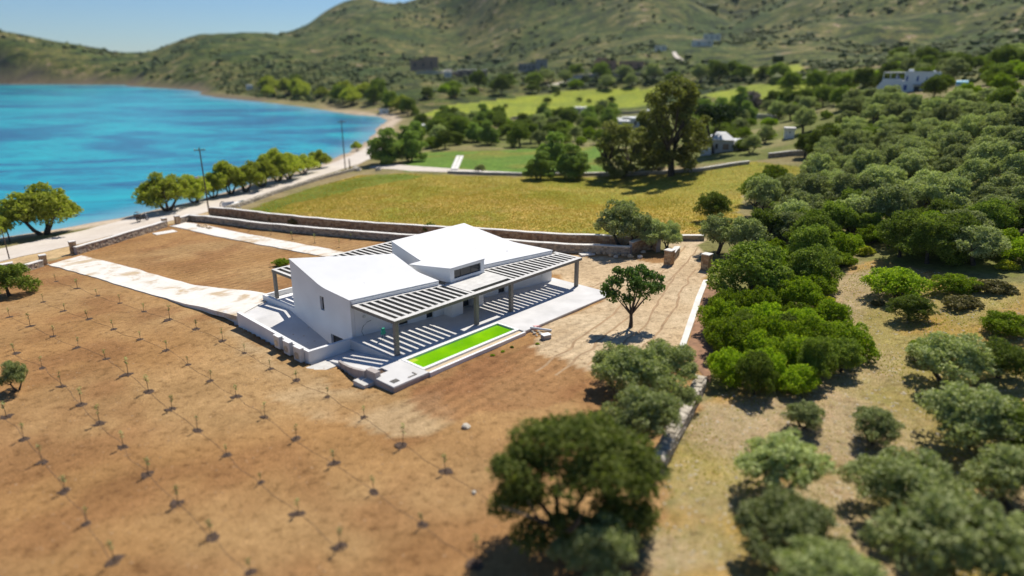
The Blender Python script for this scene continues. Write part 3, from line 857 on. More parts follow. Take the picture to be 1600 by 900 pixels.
def roof_block(q, zs, p, name):
    """q: plan corners eave-left, eave-right, back-right, back-left; zs heights; the roof sweeps up towards the back"""
    q = [np.array(c, float) for c in q]
    ns, nt_ = 8, 24
    V, T = [], 0.14
    for j in range(nt_ + 1):
        t = j / nt_
        for i in range(ns + 1):
            s = i / ns
            xy = (q[0] * (1 - s) + q[1] * s) * (1 - t) + (q[3] * (1 - s) + q[2] * s) * t
            z = (zs[0] * (1 - s) + zs[1] * s) + ((zs[3] - zs[0]) * (1 - s) + (zs[2] - zs[1]) * s) * curve(t)
            V.append((xy[0], xy[1], z))
    V = np.array(V); B = V.copy(); B[:, 2] -= T
    w = ns + 1
    ii = np.arange(len(V)).reshape(nt_ + 1, w); b = len(V)
    q1 = np.stack([ii[:-1, :-1], ii[:-1, 1:], ii[1:, 1:], ii[1:, :-1]], -1).reshape(-1, 4)
    ring = np.r_[ii[0, :], ii[1:, -1], ii[-1, -2::-1], ii[-2:0:-1, 0]]
    side = np.stack([np.roll(ring, -1), ring, ring + b, np.roll(ring, -1) + b], -1)
    me = np_mesh(name, np.concatenate([V, B]), np.concatenate([q1, q1[:, ::-1] + b, side]), M['roofwhite'])
    o = link(name, me, villa)
    return o
def prof(z0, z1, p, Lw, inv=False):
    return lambda s: z0 + (z1 - z0) * curve((s / Lw) if not inv else 1 - s / Lw) - 0.13

RP = 2.4
# west wing
Q1 = [(0.0, 6.1), (8.8, 4.5), (9.0, 11.3), (0.0, 15.4)]; Z1 = [3.5, 3.5, 4.8, 5.45]
grow = lambda Q, e: [tuple(np.array(c) + e * (np.array(c) - np.mean(Q, 0)) / np.linalg.norm(np.array(c) - np.mean(Q, 0))) for c in Q]
roof_block(grow(Q1, 0.05), Z1, RP, 'roof')
Lw = 9.3
def side_holes(): return [(4.05, 4.55, 1.75, 3.0), (7.3, 8.95, -1.45, -0.45)]
# west wall runs from back (n 15.4) to front (n 6.1) so that its thickness goes inwards (+a)
wp0, wp1 = (0.0, 15.4), (0.0, 6.1)
SH = [(4.62, 5.25, 1.5, 2.82), (5.9, 7.85, -1.5, -0.52)]
holed_wall('wall', wp0, wp1, -2.5, prof(Z1[0], Z1[3], RP, Lw, True), SH, M['white'], villa, 0.35, extra=[i * 0.4 for i in range(1, 24)])
for h in SH: opening('window', wp0, wp1, h, villa, 0.35)
fp0, fp1 = (0.35, 6.1 - .35 * .1818), (8.8, 4.5)
fl = math.hypot(8.45, fp0[1] - 4.5)
FH = [(2.35, 2.85, 1.85, 2.55), (4.25, 5.2, 0.02, 2.3), (7.15, 7.9, 0.02, 2.3)]
holed_wall('wall', fp0, fp1, -2.5, lambda s: 3.37, FH, M['white'], villa, 0.3)
opening('window', fp0, fp1, FH[0], villa); opening('door', fp0, fp1, FH[1], villa, door=True); opening('door', fp0, fp1, FH[2], villa, door=True)
e1 = math.hypot(.2, 6.8)
holed_wall('wall', (8.8, 4.83), (9.0, 11.3), -0.5, prof(Z1[1], Z1[2], RP, math.hypot(.2, 6.47)), [], M['white'], villa, 0.3, extra=[i * .4 for i in range(1, 17)])
holed_wall('wall', (9.0, 11.3), (0.36, 15.24), -2.5, lambda s: 4.8 + .6 * s / 9.56 - .2, [], M['white'], villa, 0.3)
# east wing
Q2 = [(11.5, 5.8), (24.4, 3.4), (22.4, 15.0), (11.5, 14.7)]; Z2 = [3.5, 3.5, 5.05, 5.05]
roof_block(grow(Q2, 0.05), Z2, RP, 'roof')
gp0, gp1 = (13.4, 5.8 - 1.9 * .186), (22.9, 5.8 - 11.4 * .186)
GH = [(2.2, 5.2, 0.02, 2.4), (5.9, 6.5, 0.02, 2.3)]
GH = [(3.9, 4.75, 0.02, 2.3), (0.6, 2.0, 0.02, 2.4)]
holed_wall('wall', gp0, gp1, -2.5, lambda s: 3.37, GH, M['white'], villa, 0.3)
opening('door', gp0, gp1, GH[0], villa, door=True); opening('door', gp0, gp1, GH[1], villa, door=True, bars=2)
MB().prism([(22.95, 3.67), (24.38, 3.42), (24.25, 4.6), (22.95, 4.6)], -.5, 3.37).build('corner_pier', M['white'], villa)
holed_wall('wall', (24.25, 4.65), (22.4, 15.0), -1.5, prof(Z2[1], Z2[2], RP, 10.5), [], M['white'], villa, 0.3, extra=[i * .4 for i in range(1, 26)])
holed_wall('wall', (11.5, 14.7), (11.5, 5.9), -0.5, prof(Z2[0], Z2[3], RP, 8.8, True), [], M['white'], villa, 0.3, extra=[i * .4 for i in range(1, 22)])
holed_wall('wall', (22.1, 14.98), (11.85, 14.7), -1.5, lambda s: 4.9, [], M['white'], villa, -0.0 + 0.3)
# rain drip trim along both eaves (thin grey fascia line under the white roof edge)
for (x0, y0), (x1, y1) in (((0.1, 6.02), (8.75, 4.43)), ((14.9, 5.1), (24.3, 3.36))):
    d = Vector((x1 - x0, y1 - y0)).normalized(); nr = Vector((d.y, -d.x)) * 0.05
    MB().hexa([(x0, y0, 3.14), (x0 + nr.x, y0 + nr.y, 3.14), (x1 + nr.x, y1 + nr.y, 3.14), (x1, y1, 3.14)], [(x0, y0, 3.36), (x0 + nr.x, y0 + nr.y, 3.36), (x1 + nr.x, y1 + nr.y, 3.36), (x1, y1, 3.36)]).build('eave_trim', M['white'], villa)

# clerestory between the wings
cl = MB()
cl.hexa([(9.95, 4.40, 3.05), (14.45, 4.40, 3.05), (11.45, 9.5, 3.05), (9.45, 9.4, 3.05)], [(9.95, 4.40, 4.40), (14.45, 4.40, 4.40), (11.45, 9.5, 3.86), (9.45, 9.4, 3.86)])
clo = cl.build('clerestory', M['white'], villa)
MB().hexa([(9.9, 4.0, 4.42), (14.5, 4.0, 4.42), (11.5, 9.55, 3.88), (9.42, 9.45, 3.88)], [(9.9, 4.0, 4.54), (14.5, 4.0, 4.54), (11.5, 9.55, 3.99), (9.42, 9.45, 3.99)]).build('clerestory_roof', M['roofwhite'], clo)
CH = [(0.5, 4.1, 3.38, 4.22)]
holed_wall('clerestory_front', (9.92, 4.05), (14.48, 4.05), 3.12, lambda s: 4.415, CH, M['white'], clo, 0.34)
fr = MB()
for a, b, zl, zh in ((.5, .57, 3.38, 4.22), (4.03, 4.1, 3.38, 4.22), (.57, 4.03, 4.15, 4.22), (.57, 4.03, 3.38, 3.45), (1.45, 1.51, 3.45, 4.15), (2.85, 2.91, 3.45, 4.15)):
    fr.box(9.92 + a, 9.92 + b, 4.20, 4.27, zl, zh)
fr.build('clerestory_window', M['dark'], clo)
for a, b in ((.57, 1.45), (1.51, 2.85), (2.91, 4.03)):
    MB().box(9.92 + a, 9.92 + b, 4.225, 4.235, 3.45, 4.15).build('clerestory_pane', M['glass'], clo)
# entrance in the link below: piers, recess glass
MB().box(9.3, 10.7, 3.25, 4.75, -.3, 2.86).build('entrance_pier', M['white'], villa)
MB().box(12.75, 13.85, 3.6, 5.3, -.3, 2.86).build('entrance_pier', M['white'], villa)
MB().prism([(8.83, 4.56), (9.28, 4.5), (9.28, 4.8), (8.83, 4.8)], -.3, 3.0).build('wall', M['white'], villa)
ent = MB()
for x in (10.72, 11.38, 12.05, 12.68): ent.box(x, x + .06, 4.6, 4.68, 0.0, 2.8)
ent.box(10.78, 12.68, 4.6, 4.68, 2.4, 2.46)
dr = ent.build('door', M['dark'], villa)
for x0, x1 in ((10.78, 11.38), (11.44, 12.05), (12.11, 12.68)): MB().box(x0, x1, 4.63, 4.645, 0.02, 2.4).build('pane', M['glass'], dr)
MB().box(9.0, 14.0, 9.0, 9.2, -.3, 3.04).build('wall', M['white'], villa)

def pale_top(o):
    """pale tops; the shade of sides and undersides is put into their dark colour"""
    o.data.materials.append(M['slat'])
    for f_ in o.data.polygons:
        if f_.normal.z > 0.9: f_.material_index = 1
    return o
# front pergola: frame, slats, solid slab, columns
PT, PB = 3.08, 2.80
per = MB()
per.box(0.05, 25.35, 0.08, 0.56, PB, PT)
per.box(0.05, 0.48, 0.56, 6.0, PB, PT)
per.box(24.95, 25.35, 0.56, 3.75, PB, PT)
ne = lambda a: 6.1 - .1818 * a
nr_ = lambda a: 5.8 - (a - 11.5) * .186
per.hexa([(0.48, ne(.48) - .42, PB), (9.05, ne(9.05) - .42, PB), (9.05, ne(9.05) - .06, PB), (0.48, ne(.48) - .06, PB)], [(0.48, ne(.48) - .42, PT), (9.05, ne(9.05) - .42, PT), (9.05, ne(9.05) - .06, PT), (0.48, ne(.48) - .06, PT)])
per.hexa([(15.1, nr_(15.1) - .42, PB), (24.95, nr_(24.95) - .42, PB), (24.95, nr_(24.95) - .06, PB), (15.1, nr_(15.1) - .06, PB)], [(15.1, nr_(15.1) - .42, PT), (24.95, nr_(24.95) - .42, PT), (24.95, nr_(24.95) - .06, PT), (15.1, nr_(15.1) - .06, PT)])
per.prism([(9.35, 0.56), (9.65, 0.56), (9.65, 1.10), (9.65, 4.04), (9.65, 4.3), (9.35, 4.35)], PB + .02, PT + .005); per.prism([(14.65, 0.56), (15.0, 0.56), (15.0, 4.7), (14.65, 4.85)], PB + .02, PT + .005); per.box(9.65, 14.65, 1.10, 4.04, PB + .02, PT + .005)
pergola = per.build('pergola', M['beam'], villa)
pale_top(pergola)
for k in range(12):
    a = 0.48 + 0.40 + k * 0.735
    if a + .28 > 9.32: break
    e0, e1 = ne(a) - .42, ne(a + .28) - .42
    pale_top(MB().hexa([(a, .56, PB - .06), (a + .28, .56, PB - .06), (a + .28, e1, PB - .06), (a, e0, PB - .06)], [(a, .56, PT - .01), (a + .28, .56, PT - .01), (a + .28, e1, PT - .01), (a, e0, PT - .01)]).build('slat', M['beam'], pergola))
for k in range(14):
    a = 15.0 + 0.34 + k * 0.70
    if a + .28 > 24.9: break
    e0, e1 = nr_(a) - .42, nr_(a + .28) - .42
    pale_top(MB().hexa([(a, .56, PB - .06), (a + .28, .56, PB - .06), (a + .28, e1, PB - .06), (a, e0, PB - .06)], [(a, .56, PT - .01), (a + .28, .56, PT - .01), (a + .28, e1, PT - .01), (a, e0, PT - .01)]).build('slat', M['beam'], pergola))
for a in (0.08, 9.35, 14.05, 24.5):
    MB().box(a, a + .36, 0.11, 0.43, -.02, PB).build('column', M['taupe'], pergola)
# rear pergola on the sea side
pr2 = MB()
pr2.box(0.95, 23.0, 20.45, 20.8, PB, PT); pr2.box(0.95, 1.3, 15.45, 20.45, PB, PT)
pr2.box(1.3, 11.45, 15.5, 15.8, PB, PT)
pergola2 = pr2.build('pergola', M['beam'], villa)
pale_top(pergola2)
k = 0; a = 1.75
while a < 22.3:
    n0 = 15.8 if a < 11.2 else 15.1
    if 9.2 < a < 11.2: n0 = 11.5
    pale_top(MB().box(a, a + .28, n0, 20.45, PB - .06, PT - .01).build('slat', M['beam'], pergola2))
    a += .735
for a in (1.0, 8.4, 15.6, 22.5): MB().box(a, a + .28, 20.46, 20.78, 0.0, PB).build('column', M['taupe'], pergola2)
MB().box(9.2, 11.3, 9.6, 9.9, PB, PT).build('beam', M['beam'], pergola2)

# rear balcony floor and parapet
MB().box(0.0, 23.5, 15.42, 21.4, -2.5, -0.004).build('balcony', M['white'], villa)
pp = MB(); pp.box(-0.002, .28, 15.41, 21.12, -.3, .5); pp.box(-0.002, 14.0, 21.12, 21.402, -.3, .5)
pp.build('parapet', M['white'], villa)
MB().box(9.05, 11.45, 9.2, 15.4, -1.5, -.01).build('courtyard_floor', M['terrace'], villa)

# terrace, steps and pool
def LO(mb, name, material, parent=None): return mb.build(name, material, parent, (HO[0], HO[1], 0) if parent is None else None, TH if parent is None else None)
te = MB()
te.prism([(-0.35, -0.72), (25.4, -0.72), (25.4, 4.05), (24.35, 4.05), (24.35, 4.6), (-0.35, 6.05)], -.9, 0.0)
te.prism([(11.25, -4.05), (25.4, -4.05), (25.4, -0.72), (11.25, -0.72)], -.9, 0.0)
te.prism([(-3.6, -4.1), (-0.12, -4.1), (-0.12, -0.72), (-2.1, -0.72), (-2.1, -1.55), (-3.05, -1.55), (-3.05, -1.9), (-3.6, -1.9)], -1.1, 0.0)
terr = tag(LO(te, 'terrace', M['terrace']), kind='structure')
sk = MB(); sk.box(11.3, 25.36, -4.09, -4.052, -1.0, -.07); sk.box(-3.63, -0.1, -4.14, -4.102, -1.2, -.1); sk.box(-3.64, -3.602, -4.1, -1.9, -1.2, -.1); sk.box(25.402, 25.44, -4.0, 4.0, -1, -.07)
sk.build('slab_edge', M['slabgrey'], terr)
MB().box(-3.03, -2.12, -1.53, -.74, -1.0, -.14).build('planter_soil', M['wet'], terr)
# ramp going down to the basement path at the west end of the terrace
rp = MB(); rp.hexa([(-3.05, -.7, -1.6), (-.352, -.7, -1.6), (-.352, 6.0, -1.6), (-3.05, 6.0, -1.6)], [(-3.05, -.7, -.02), (-.352, -.7, -.02), (-.352, 6.0, -1.0), (-3.05, 6.0, -1.0)])
rp.build('ramp', M['terrace'], terr)
MB().box(-5.2, -2.4, 4.0, 5.6, -1.6, -.93).build('landing', M['concrete'], terr)
cw = MB(); pts = []
for i in range(13):
    t = i / 12; n = 4.0 - t * 4.7; a = -2.75 - .55 * math.sin(t * 1.7) - .25 * t
    pts.append((a, n, -.55 + .85 * t ** 1.3))
for (a0, n0, z0), (a1, n1, z1) in zip(pts[:-1], pts[1:]):
    cw.hexa([(a0 - .22, n0, -1.7), (a0, n0, -1.7), (a1, n1, -1.7), (a1 - .22, n1, -1.7)], [(a0 - .22, n0, z0), (a0, n0, z0), (a1, n1, z1), (a1 - .22, n1, z1)])
tag(LO(cw, 'ramp_wall', M['slabgrey']), 'curved raw concrete wall beside the ramp left of the pool', 'wall')
lw_ = MB(); lw_.box(-3.95, -3.1, -1.88, -.72, -1.2, .30); 
tag(LO(MB().box(-3.62, -3.10, -1.88, -.735, -1.2, .42), 'end_pier', M['slabgrey']), 'raw concrete end block standing at the pool deck corner', 'block')
tag(LO(MB().box(-4.55, -3.63, -1.75, -.3, -1.2, -.32), 'ledge_block', M['concrete']), 'low pale concrete ledge left of the pool deck', 'block')
gr = empty('drain_grate', (*LW(-2.9, -3.35), 0.0), TH)
MB().box(-.32, .32, -.26, .26, .004, .014).build('frame', M['dark'], gr)
for k in range(5): MB().box(-.28 + k * .12, -.22 + k * .12, -.22, .22, .014, .03).build('bar', M['taupe'], gr)
tag(gr, 'dark square drain grate in the pale pool deck', 'grate')
tag(LO(MB().box(-1.85, -1.0, -3.72, -3.62, .0, .05).box(-1.1, -1.0, -3.62, -3.2, .0, .05), 'deck_channel', M['taupe']), 'thin L-shaped channel lying on the pool deck beside the grate', 'channel')

pool = tag(empty('swimming_pool', (HO[0], HO[1], 0), TH), 'long narrow swimming pool filled with bright green water', 'pool')
cop = MB()
cop.box(-0.118, 11.23, -.98, -.722, -.9, .03); cop.box(-.118, 11.23, -3.45, -3.15, -.9, .03)
cop.box(-.118, .12, -3.15, -.98, -.9, .03); cop.box(11.0, 11.23, -3.15, -.98, -.9, .03)
cop.box(-.118, 11.23, -4.25, -4.02, -1.0, -.02)
cop.build('coping', M['white'], pool)
MB().box(-.118, 11.23, -4.018, -3.452, -1.0, -.12).build('overflow_channel', M['basin'], pool)
bs = MB(); bs.box(.12, 11.0, -3.15, -.98, -1.5, -1.45); bs.build('basin_floor', M['white'], pool)
MB().box(.121, 10.999, -3.149, -.981, -1.449, -.13).build('water', M['pool'], pool)
MB().box(.122, 1.0, -1.55, -.982, -.2, -.126).build('entry_step', plain('yellow_step', (0.50, 0.62, 0.04), 0.3, 0.15, 1.5, 0), pool)

# west retaining wall, ramp to the basement yard, air-conditioning units
rw = MB()
rw.hexa([(-4.45, 6.0, -2.4), (-4.15, 6.0, -2.4), (-4.15, 18.0, -2.4), (-4.45, 18.0, -2.4)], [(-4.45, 6.0, .15), (-4.15, 6.0, .15), (-4.15, 18.0, .66), (-4.45, 18.0, .66)]); rw.hexa([(-4.15, 6.0, -2.4), (-.37, 6.0, -2.4), (-.37, 6.3, -2.4), (-4.15, 6.3, -2.4)], [(-4.15, 6.0, .15), (-.37, 6.0, .02), (-.37, 6.3, .02), (-4.15, 6.3, .15)])
rw.box(-.37, -0.003, 6.0, 6.3, -2.4, .02)
tag(LO(rw, 'retaining_wall', M['white']), 'white retaining wall around the sunken yard on the west side', 'wall')
yd = MB()
yd.box(-4.149, -.003, 6.3, 9.6, -2.5, -1.62); yd.hexa([(-4.149, 9.6, -2.5), (-.003, 9.6, -2.5), (-.003, 16.4, -2.5), (-4.149, 16.4, -2.5)], [(-4.149, 9.6, -1.62), (-.003, 9.6, -1.62), (-.003, 16.4, .10), (-4.149, 16.4, .10)])
yd.hexa([(-4.149, 16.4, -2.5), (-.003, 16.4, -2.5), (-.003, 21.6, -2.5), (-4.149, 21.6, -2.5)], [(-4.149, 16.4, .10), (-.003, 16.4, .10), (-.003, 21.6, -.2), (-4.149, 21.6, -.2)])
tag(LO(yd, 'basement_ramp', M['terrace']), kind='structure')
for i, (n, s, z, lab) in enumerate([(7.1, 1.3, -.42, 'air conditioning unit nearest the corner of the white retaining wall'), (8.75, 1.2, -.30, 'middle one of three air conditioning units on the retaining wall'), (10.3, 1.1, -.16, 'air conditioning unit farthest along the retaining wall')]):
    ac = empty('air_conditioner', (*LW(-4.47, n), z), TH)
    MB().box(-.40, -.03, -.40 * s, .40 * s, -.45, .58 * s).build('casing', M['acwhite'], ac)
    MB().box(-.43, -.01, -.42 * s, .42 * s, .58 * s, .62 * s).build('lid', M['white'], ac)
    MB().cyl((-.41, .08, .02), (1, 0, 0), .26 * s, .03, 20).build('fan_grille', M['metal'], ac)
    MB().cyl((-.43, .08, .02), (1, 0, 0), .06, .03, 10).build('fan_hub', M['acwhite'], ac)
    for y in (-.3, .3): MB().box(-.38, .0, y - .02, y + .02, -.50, -.45).build('bracket', M['metal'], ac)
    tag(ac, lab, 'air conditioner', 'units on the retaining wall')
# small things on the terrace
hz = MB(); hz.tube([LW(.9, 5.7) + (.05,), LW(.75, 5.75) + (.5,), LW(.95, 5.7) + (.95,), LW(1.35, 5.62) + (1.25,), LW(1.7, 5.55) + (1.3,)], .02, 6)
tag(hz.build('hanging_cable', M['dark']), 'thin dark cable arching against the white facade', 'cable')
wl = empty('wall_light', (*LW(1.15, 5.78), 1.75), TH - math.radians(10.3))
mbl = MB(); mbl.cyl((0, 0, 0), (0, 1, 0), .13, .05, 16); mbl.build('ring', M['metal'], wl); MB().cyl((0, -.03, 0), (0, 1, 0), .09, .03, 16).build('lens', M['acwhite'], wl)
tag(wl, 'round ring shaped fitting on the white facade', 'light fitting')
bt = empty('cloth_on_stand', (*LW(1.55, 3.7), 0), TH)
for s in (-1, 1): MB().tube([(s * .22, 0, 0), (s * .05, 0, .85)], .02, 5).build('leg', M['dark'], bt)
cb = MB()
for i in range(6):
    z0, z1 = .55 + i * .09, .64 + i * .09; w0, w1 = .20 - .01 * i, .19 - .01 * i
    cb.hexa([(-w0, -.10 + .02 * (i % 2), z0), (w0, -.1, z0), (w0, .1, z0), (-w0, .1, z0)], [(-w1, -.1, z1), (w1, -.1 + .02 * (i % 2), z1), (w1, .1, z1), (-w1, .1, z1)])
cb.build('cloth', M['green'], bt)
tag(bt, 'green cloth hung on a small dark stand on the terrace', 'cloth')

for a, n, z in ((5.0, 10.2, 3.95), (3.4, 8.6, 3.66), (7.2, 8.2, 3.62), (18.6, 9.4, 3.78), (20.5, 6.5, 3.62)):
    MB().cyl((a, n, z - .05), (0, 0, 1), .06, .22, 10).build('roof_vent', M['acwhite'], villa)

# ------------------------------------------------------------------ trees and shrubs
def crown_mesh(name, lobes, nleaf, size, material, seed, flat=0.35, asp=1.7, gap=0.25, shell=0.35):
    r = np.random.default_rng(seed)
    Lb = np.array(lobes, float)
    area = (Lb[:, 3] * Lb[:, 4] + Lb[:, 3] * Lb[:, 5] + Lb[:, 4] * Lb[:, 5])
    pick = r.choice(len(Lb), int(nleaf * 2.2), p=area / area.sum())
    d = r.normal(size=(len(pick), 3)); d /= np.linalg.norm(d, axis=1)[:, None]
    d[:, 2] = np.where((d[:, 2] < -0.25) & (r.random(len(d)) < 0.6), -d[:, 2], d[:, 2])
    rad = 1 - shell * r.random(len(pick)) ** 1.6 + 0.10 * r.normal(size=len(pick))
    P = Lb[pick, :3] + d * Lb[pick, 3:] * rad[:, None]
    # thin out by a 3-d noise so that clumps and gaps form
    s = 2.2 / max(Lb[:, 3].mean(), .2)
    g = vnoise(P[:, 0] * s + P[:, 2] * s * .7, P[:, 1] * s - P[:, 2] * s * .6, seed) + .5 * vnoise(P[:, 0] * s * 2.3, (P[:, 1] + P[:, 2]) * s * 2.3, seed + 1)
    ok = g > np.quantile(g, gap)
    # drop leaves buried deep in another lobe
    for i in range(len(Lb)):
        q = (((P - Lb[i, :3]) / Lb[i, 3:]) ** 2).sum(1)
        ok &= ~((q < 0.30) & (pick != i))
    P, d = P[ok][:nleaf], d[ok][:nleaf]
    n = len(P)
    nr = d * (1 - flat) + r.normal(size=(n, 3)) * flat; nr /= np.linalg.norm(nr, axis=1)[:, None]
    t = np.cross(nr, r.normal(size=(n, 3))); t /= np.linalg.norm(t, axis=1)[:, None] + 1e-9
    b = np.cross(nr, t)
    sz = size * r.uniform(.6, 1.35, n)[:, None]
    V = np.stack([P - t * sz * asp / 2, P + b * sz * .5 - nr * sz * .12, P + t * sz * asp / 2, P - b * sz * .5 - nr * sz * .12], 1).reshape(-1, 3)
    return np_mesh(name, V, np.arange(n * 4).reshape(-1, 4), material)

def dome_lobes(k, w, h, z0, seed, lob=0.42, up=0.75):
    """k lobes over a dome of width w and height h standing on z0"""
    r = random.Random(seed); out = []
    out.append((0, 0, z0 + h * .45, w * .30, w * .30, h * .36))
    for i in range(k):
        ph = i * 2.39996 + r.uniform(-.3, .3); q = math.sqrt((i + .5) / k)
        rr = q * w * (.5 - lob * .38)
        zz = z0 + h * (.28 + .42 * (1 - q * q)) + r.uniform(-.12, .12) * h
        s = lob * w * .5 * r.uniform(.7, 1.2)
        out.append((rr * math.cos(ph), rr * math.sin(ph), zz, s, s * r.uniform(.85, 1.15), s * up * r.uniform(.8, 1.1)))
    return out

def clump_lobes(nmaj, nmin, w, h, z0, seed, maj=.25, mnr=.105, up=.85):
    """boughs (majors) over an uneven dome, each carrying smaller tufts (minors): dark gaps stay between the boughs"""
    r = random.Random(seed); out = []
    for i in range(nmaj):
        ph = i * 2.39996 + r.uniform(-.5, .5); q = math.sqrt((i + .35) / nmaj)
        R_ = w * maj * r.uniform(.75, 1.2)
        rr = q * (w * .5 - R_ * .8) * r.uniform(.85, 1.12)
        zc = z0 + R_ * up + (h - 2 * R_ * up) * (1 - q ** 1.7) * r.uniform(.75, 1.1) + r.uniform(-.04, .08) * h
        c = Vector((rr * math.cos(ph), rr * math.sin(ph), zc))
        out.append((c.x, c.y, c.z, R_ * .72, R_ * .72, R_ * .6))
        for k in range(nmin):
            d = Vector((r.gauss(0, 1), r.gauss(0, 1), abs(r.gauss(.35, .8)) - .25)).normalized()
            s = w * mnr * r.uniform(.65, 1.3)
            p = c + Vector((d.x * R_, d.y * R_, d.z * R_ * up)) * r.uniform(.72, 1.02)
            out.append((p.x, p.y, p.z, s, s, s * .85))
    return out

def trunk_mesh(name, h, r0, spread, nb, material, seed, stems=1, lean=0.0, fork=0.45):
    r = random.Random(seed); mb = MB()
    for s in range(stems):
        ph0 = s * 6.283 / max(stems, 1) + r.uniform(0, 1); ox = 0.0 if stems == 1 else r0 * 1.2
        b = Vector((ox * math.cos(ph0), ox * math.sin(ph0), -.25))
        sp = spread * (.55 if stems > 1 else .12)
        f = Vector((b.x + math.cos(ph0) * sp + lean, b.y + math.sin(ph0) * sp, h * fork))
        m = (b + f) / 2 + Vector((r.uniform(-.1, .1), r.uniform(-.1, .1), 0)) * h * .25
        mb.tube([b, b + (m - b) * .15 + Vector((0, 0, .2)), m, f], [r0 * 1.45, r0 * 1.1, r0 * .85, r0 * .7], 7)
        for k in range(nb):
            ph = ph0 + k * 6.283 / nb + r.uniform(-.4, .4)
            e = Vector((f.x + math.cos(ph) * spread * r.uniform(.6, 1), f.y + math.sin(ph) * spread * r.uniform(.6, 1), h * r.uniform(.75, 1.0)))
            mm = (f + e) / 2 + Vector((math.cos(ph), math.sin(ph), -.2)) * spread * .12
            mb.tube([f, mm, e], [r0 * .55, r0 * .36, r0 * .12], 5)
            e2 = e + Vector((r.uniform(-1, 1), r.uniform(-1, 1), r.uniform(-.1, .5))) * spread * .5
            mb.tube([mm, (mm + e2) / 2, e2], [r0 * .3, r0 * .2, r0 * .08], 4)
    return mb.mesh(name, material)

PROTO = {}
def proto(key, crown, trunk, width): PROTO.setdefault(key, []).append((crown, trunk, width))
for s in range(3):   # olives: broad, grey-green, several soft lobes on a short forked trunk
    proto('olive', crown_mesh('olive_crown', clump_lobes(9, 9, 5.4, 4.2, 0.6, 100 + s), 13500, .115, M['olive'], 110 + s, .6, 2.1, .28, .55), trunk_mesh('olive_trunk', 2.9, .2, 1.5, 3, M['bark'], 120 + s, 2), 5.4)
for s in range(3):   # lentisk: bright green domes to the ground
    proto('lentisk', crown_mesh('lentisk_crown', clump_lobes(10, 8, 4.2, 3.1, -.5, 200 + s), 11000, .105, M['lentisk'], 210 + s, .55, 1.5, .24, .45), trunk_mesh('lentisk_stems', 1.5, .07, .9, 3, M['bark'], 220 + s, 3), 4.0)
for s in range(2):
    proto('oak', crown_mesh('evergreen_crown', clump_lobes(10, 9, 5.6, 5.0, 0, 300 + s), 13500, .13, M['oak'], 310 + s, .6, 1.6, .26, .5), trunk_mesh('evergreen_trunk', 3.0, .2, 1.6, 4, M['bark'], 320 + s, 1), 5.6)
for s in range(3):
    proto('tamarisk', crown_mesh('tamarisk_crown', clump_lobes(10, 9, 6.4, 4.6, .35, 400 + s), 13500, .15, M['tamarisk'], 410 + s, .75, 2.4, .28, .6), trunk_mesh('tamarisk_trunk', 3.6, .21, 1.7, 3, M['bark'], 420 + s, 3, fork=.4), 6.4)
proto('broom', crown_mesh('broom_crown', dome_lobes(8, 2.0, 1.2, -.2, 500, .42), 2200, .10, M['yellowbush'], 510, .5, 1.6, .2), None, 2.0)
proto('dry', crown_mesh('thorn_crown', dome_lobes(9, 3.0, 2.0, -.1, 520, .42), 2600, .11, M['drybush'], 530, .9, 3.0, .25, .7), trunk_mesh('thorn_stems', 1.6, .05, .9, 4, M['barkgrey'], 540, 3), 3.0)
proto('heath', crown_mesh('heath_crown', dome_lobes(9, 2.6, 1.1, -.2, 550, .4, .6), 2600, .11, M['heath'], 560, .5, 1.6, .2), None, 2.6)
proto('willow', crown_mesh('pale_crown', clump_lobes(11, 9, 6.2, 6.6, -.4, 570), 13500, .17, M['willow'], 580, .5, 1.9, .18), trunk_mesh('pale_trunk', 3.2, .2, 1.5, 3, M['bark'], 590, 2), 6.2)
# umbrella pine
pl = [(math.cos(k * 2.4) * 2.6 * math.sqrt(k / 9), math.sin(k * 2.4) * 2.6 * math.sqrt(k / 9), 6.6 + .5 * math.sin(k * 1.7), 1.7, 1.7, .95) for k in range(10)]
proto('pine', crown_mesh('pine_crown', pl, 6000, .22, M['pine'], 600, .6, 2.0, .2), trunk_mesh('pine_trunk', 6.6, .26, 2.2, 4, M['bark'], 610, 1, .4, .35), 8.4)
# tall eucalyptus: stacked uneven clumps on a high trunk
er = random.Random(5); el = []
for k in range(46):
    z = 1.6 + 14.6 * (k / 45); w_ = 5.6 * (1 - ((z - 8.5) / 9.5) ** 2) ** .5 if abs(z - 8.5) < 9.5 else .8
    ph = k * 2.4; s = er.uniform(.75, 1.5)
    el.append((math.cos(ph) * w_ * er.uniform(.2, .9), math.sin(ph) * w_ * er.uniform(.2, .9), z, s, s, s * 1.15))
proto('euc', crown_mesh('eucalyptus_crown', el, 17000, .22, M['euc'], 620, .7, 2.4, .30, .7), trunk_mesh('eucalyptus_trunk', 13, .36, 3.0, 6, M['bark'], 630, 2, .2, .4), 10.5)
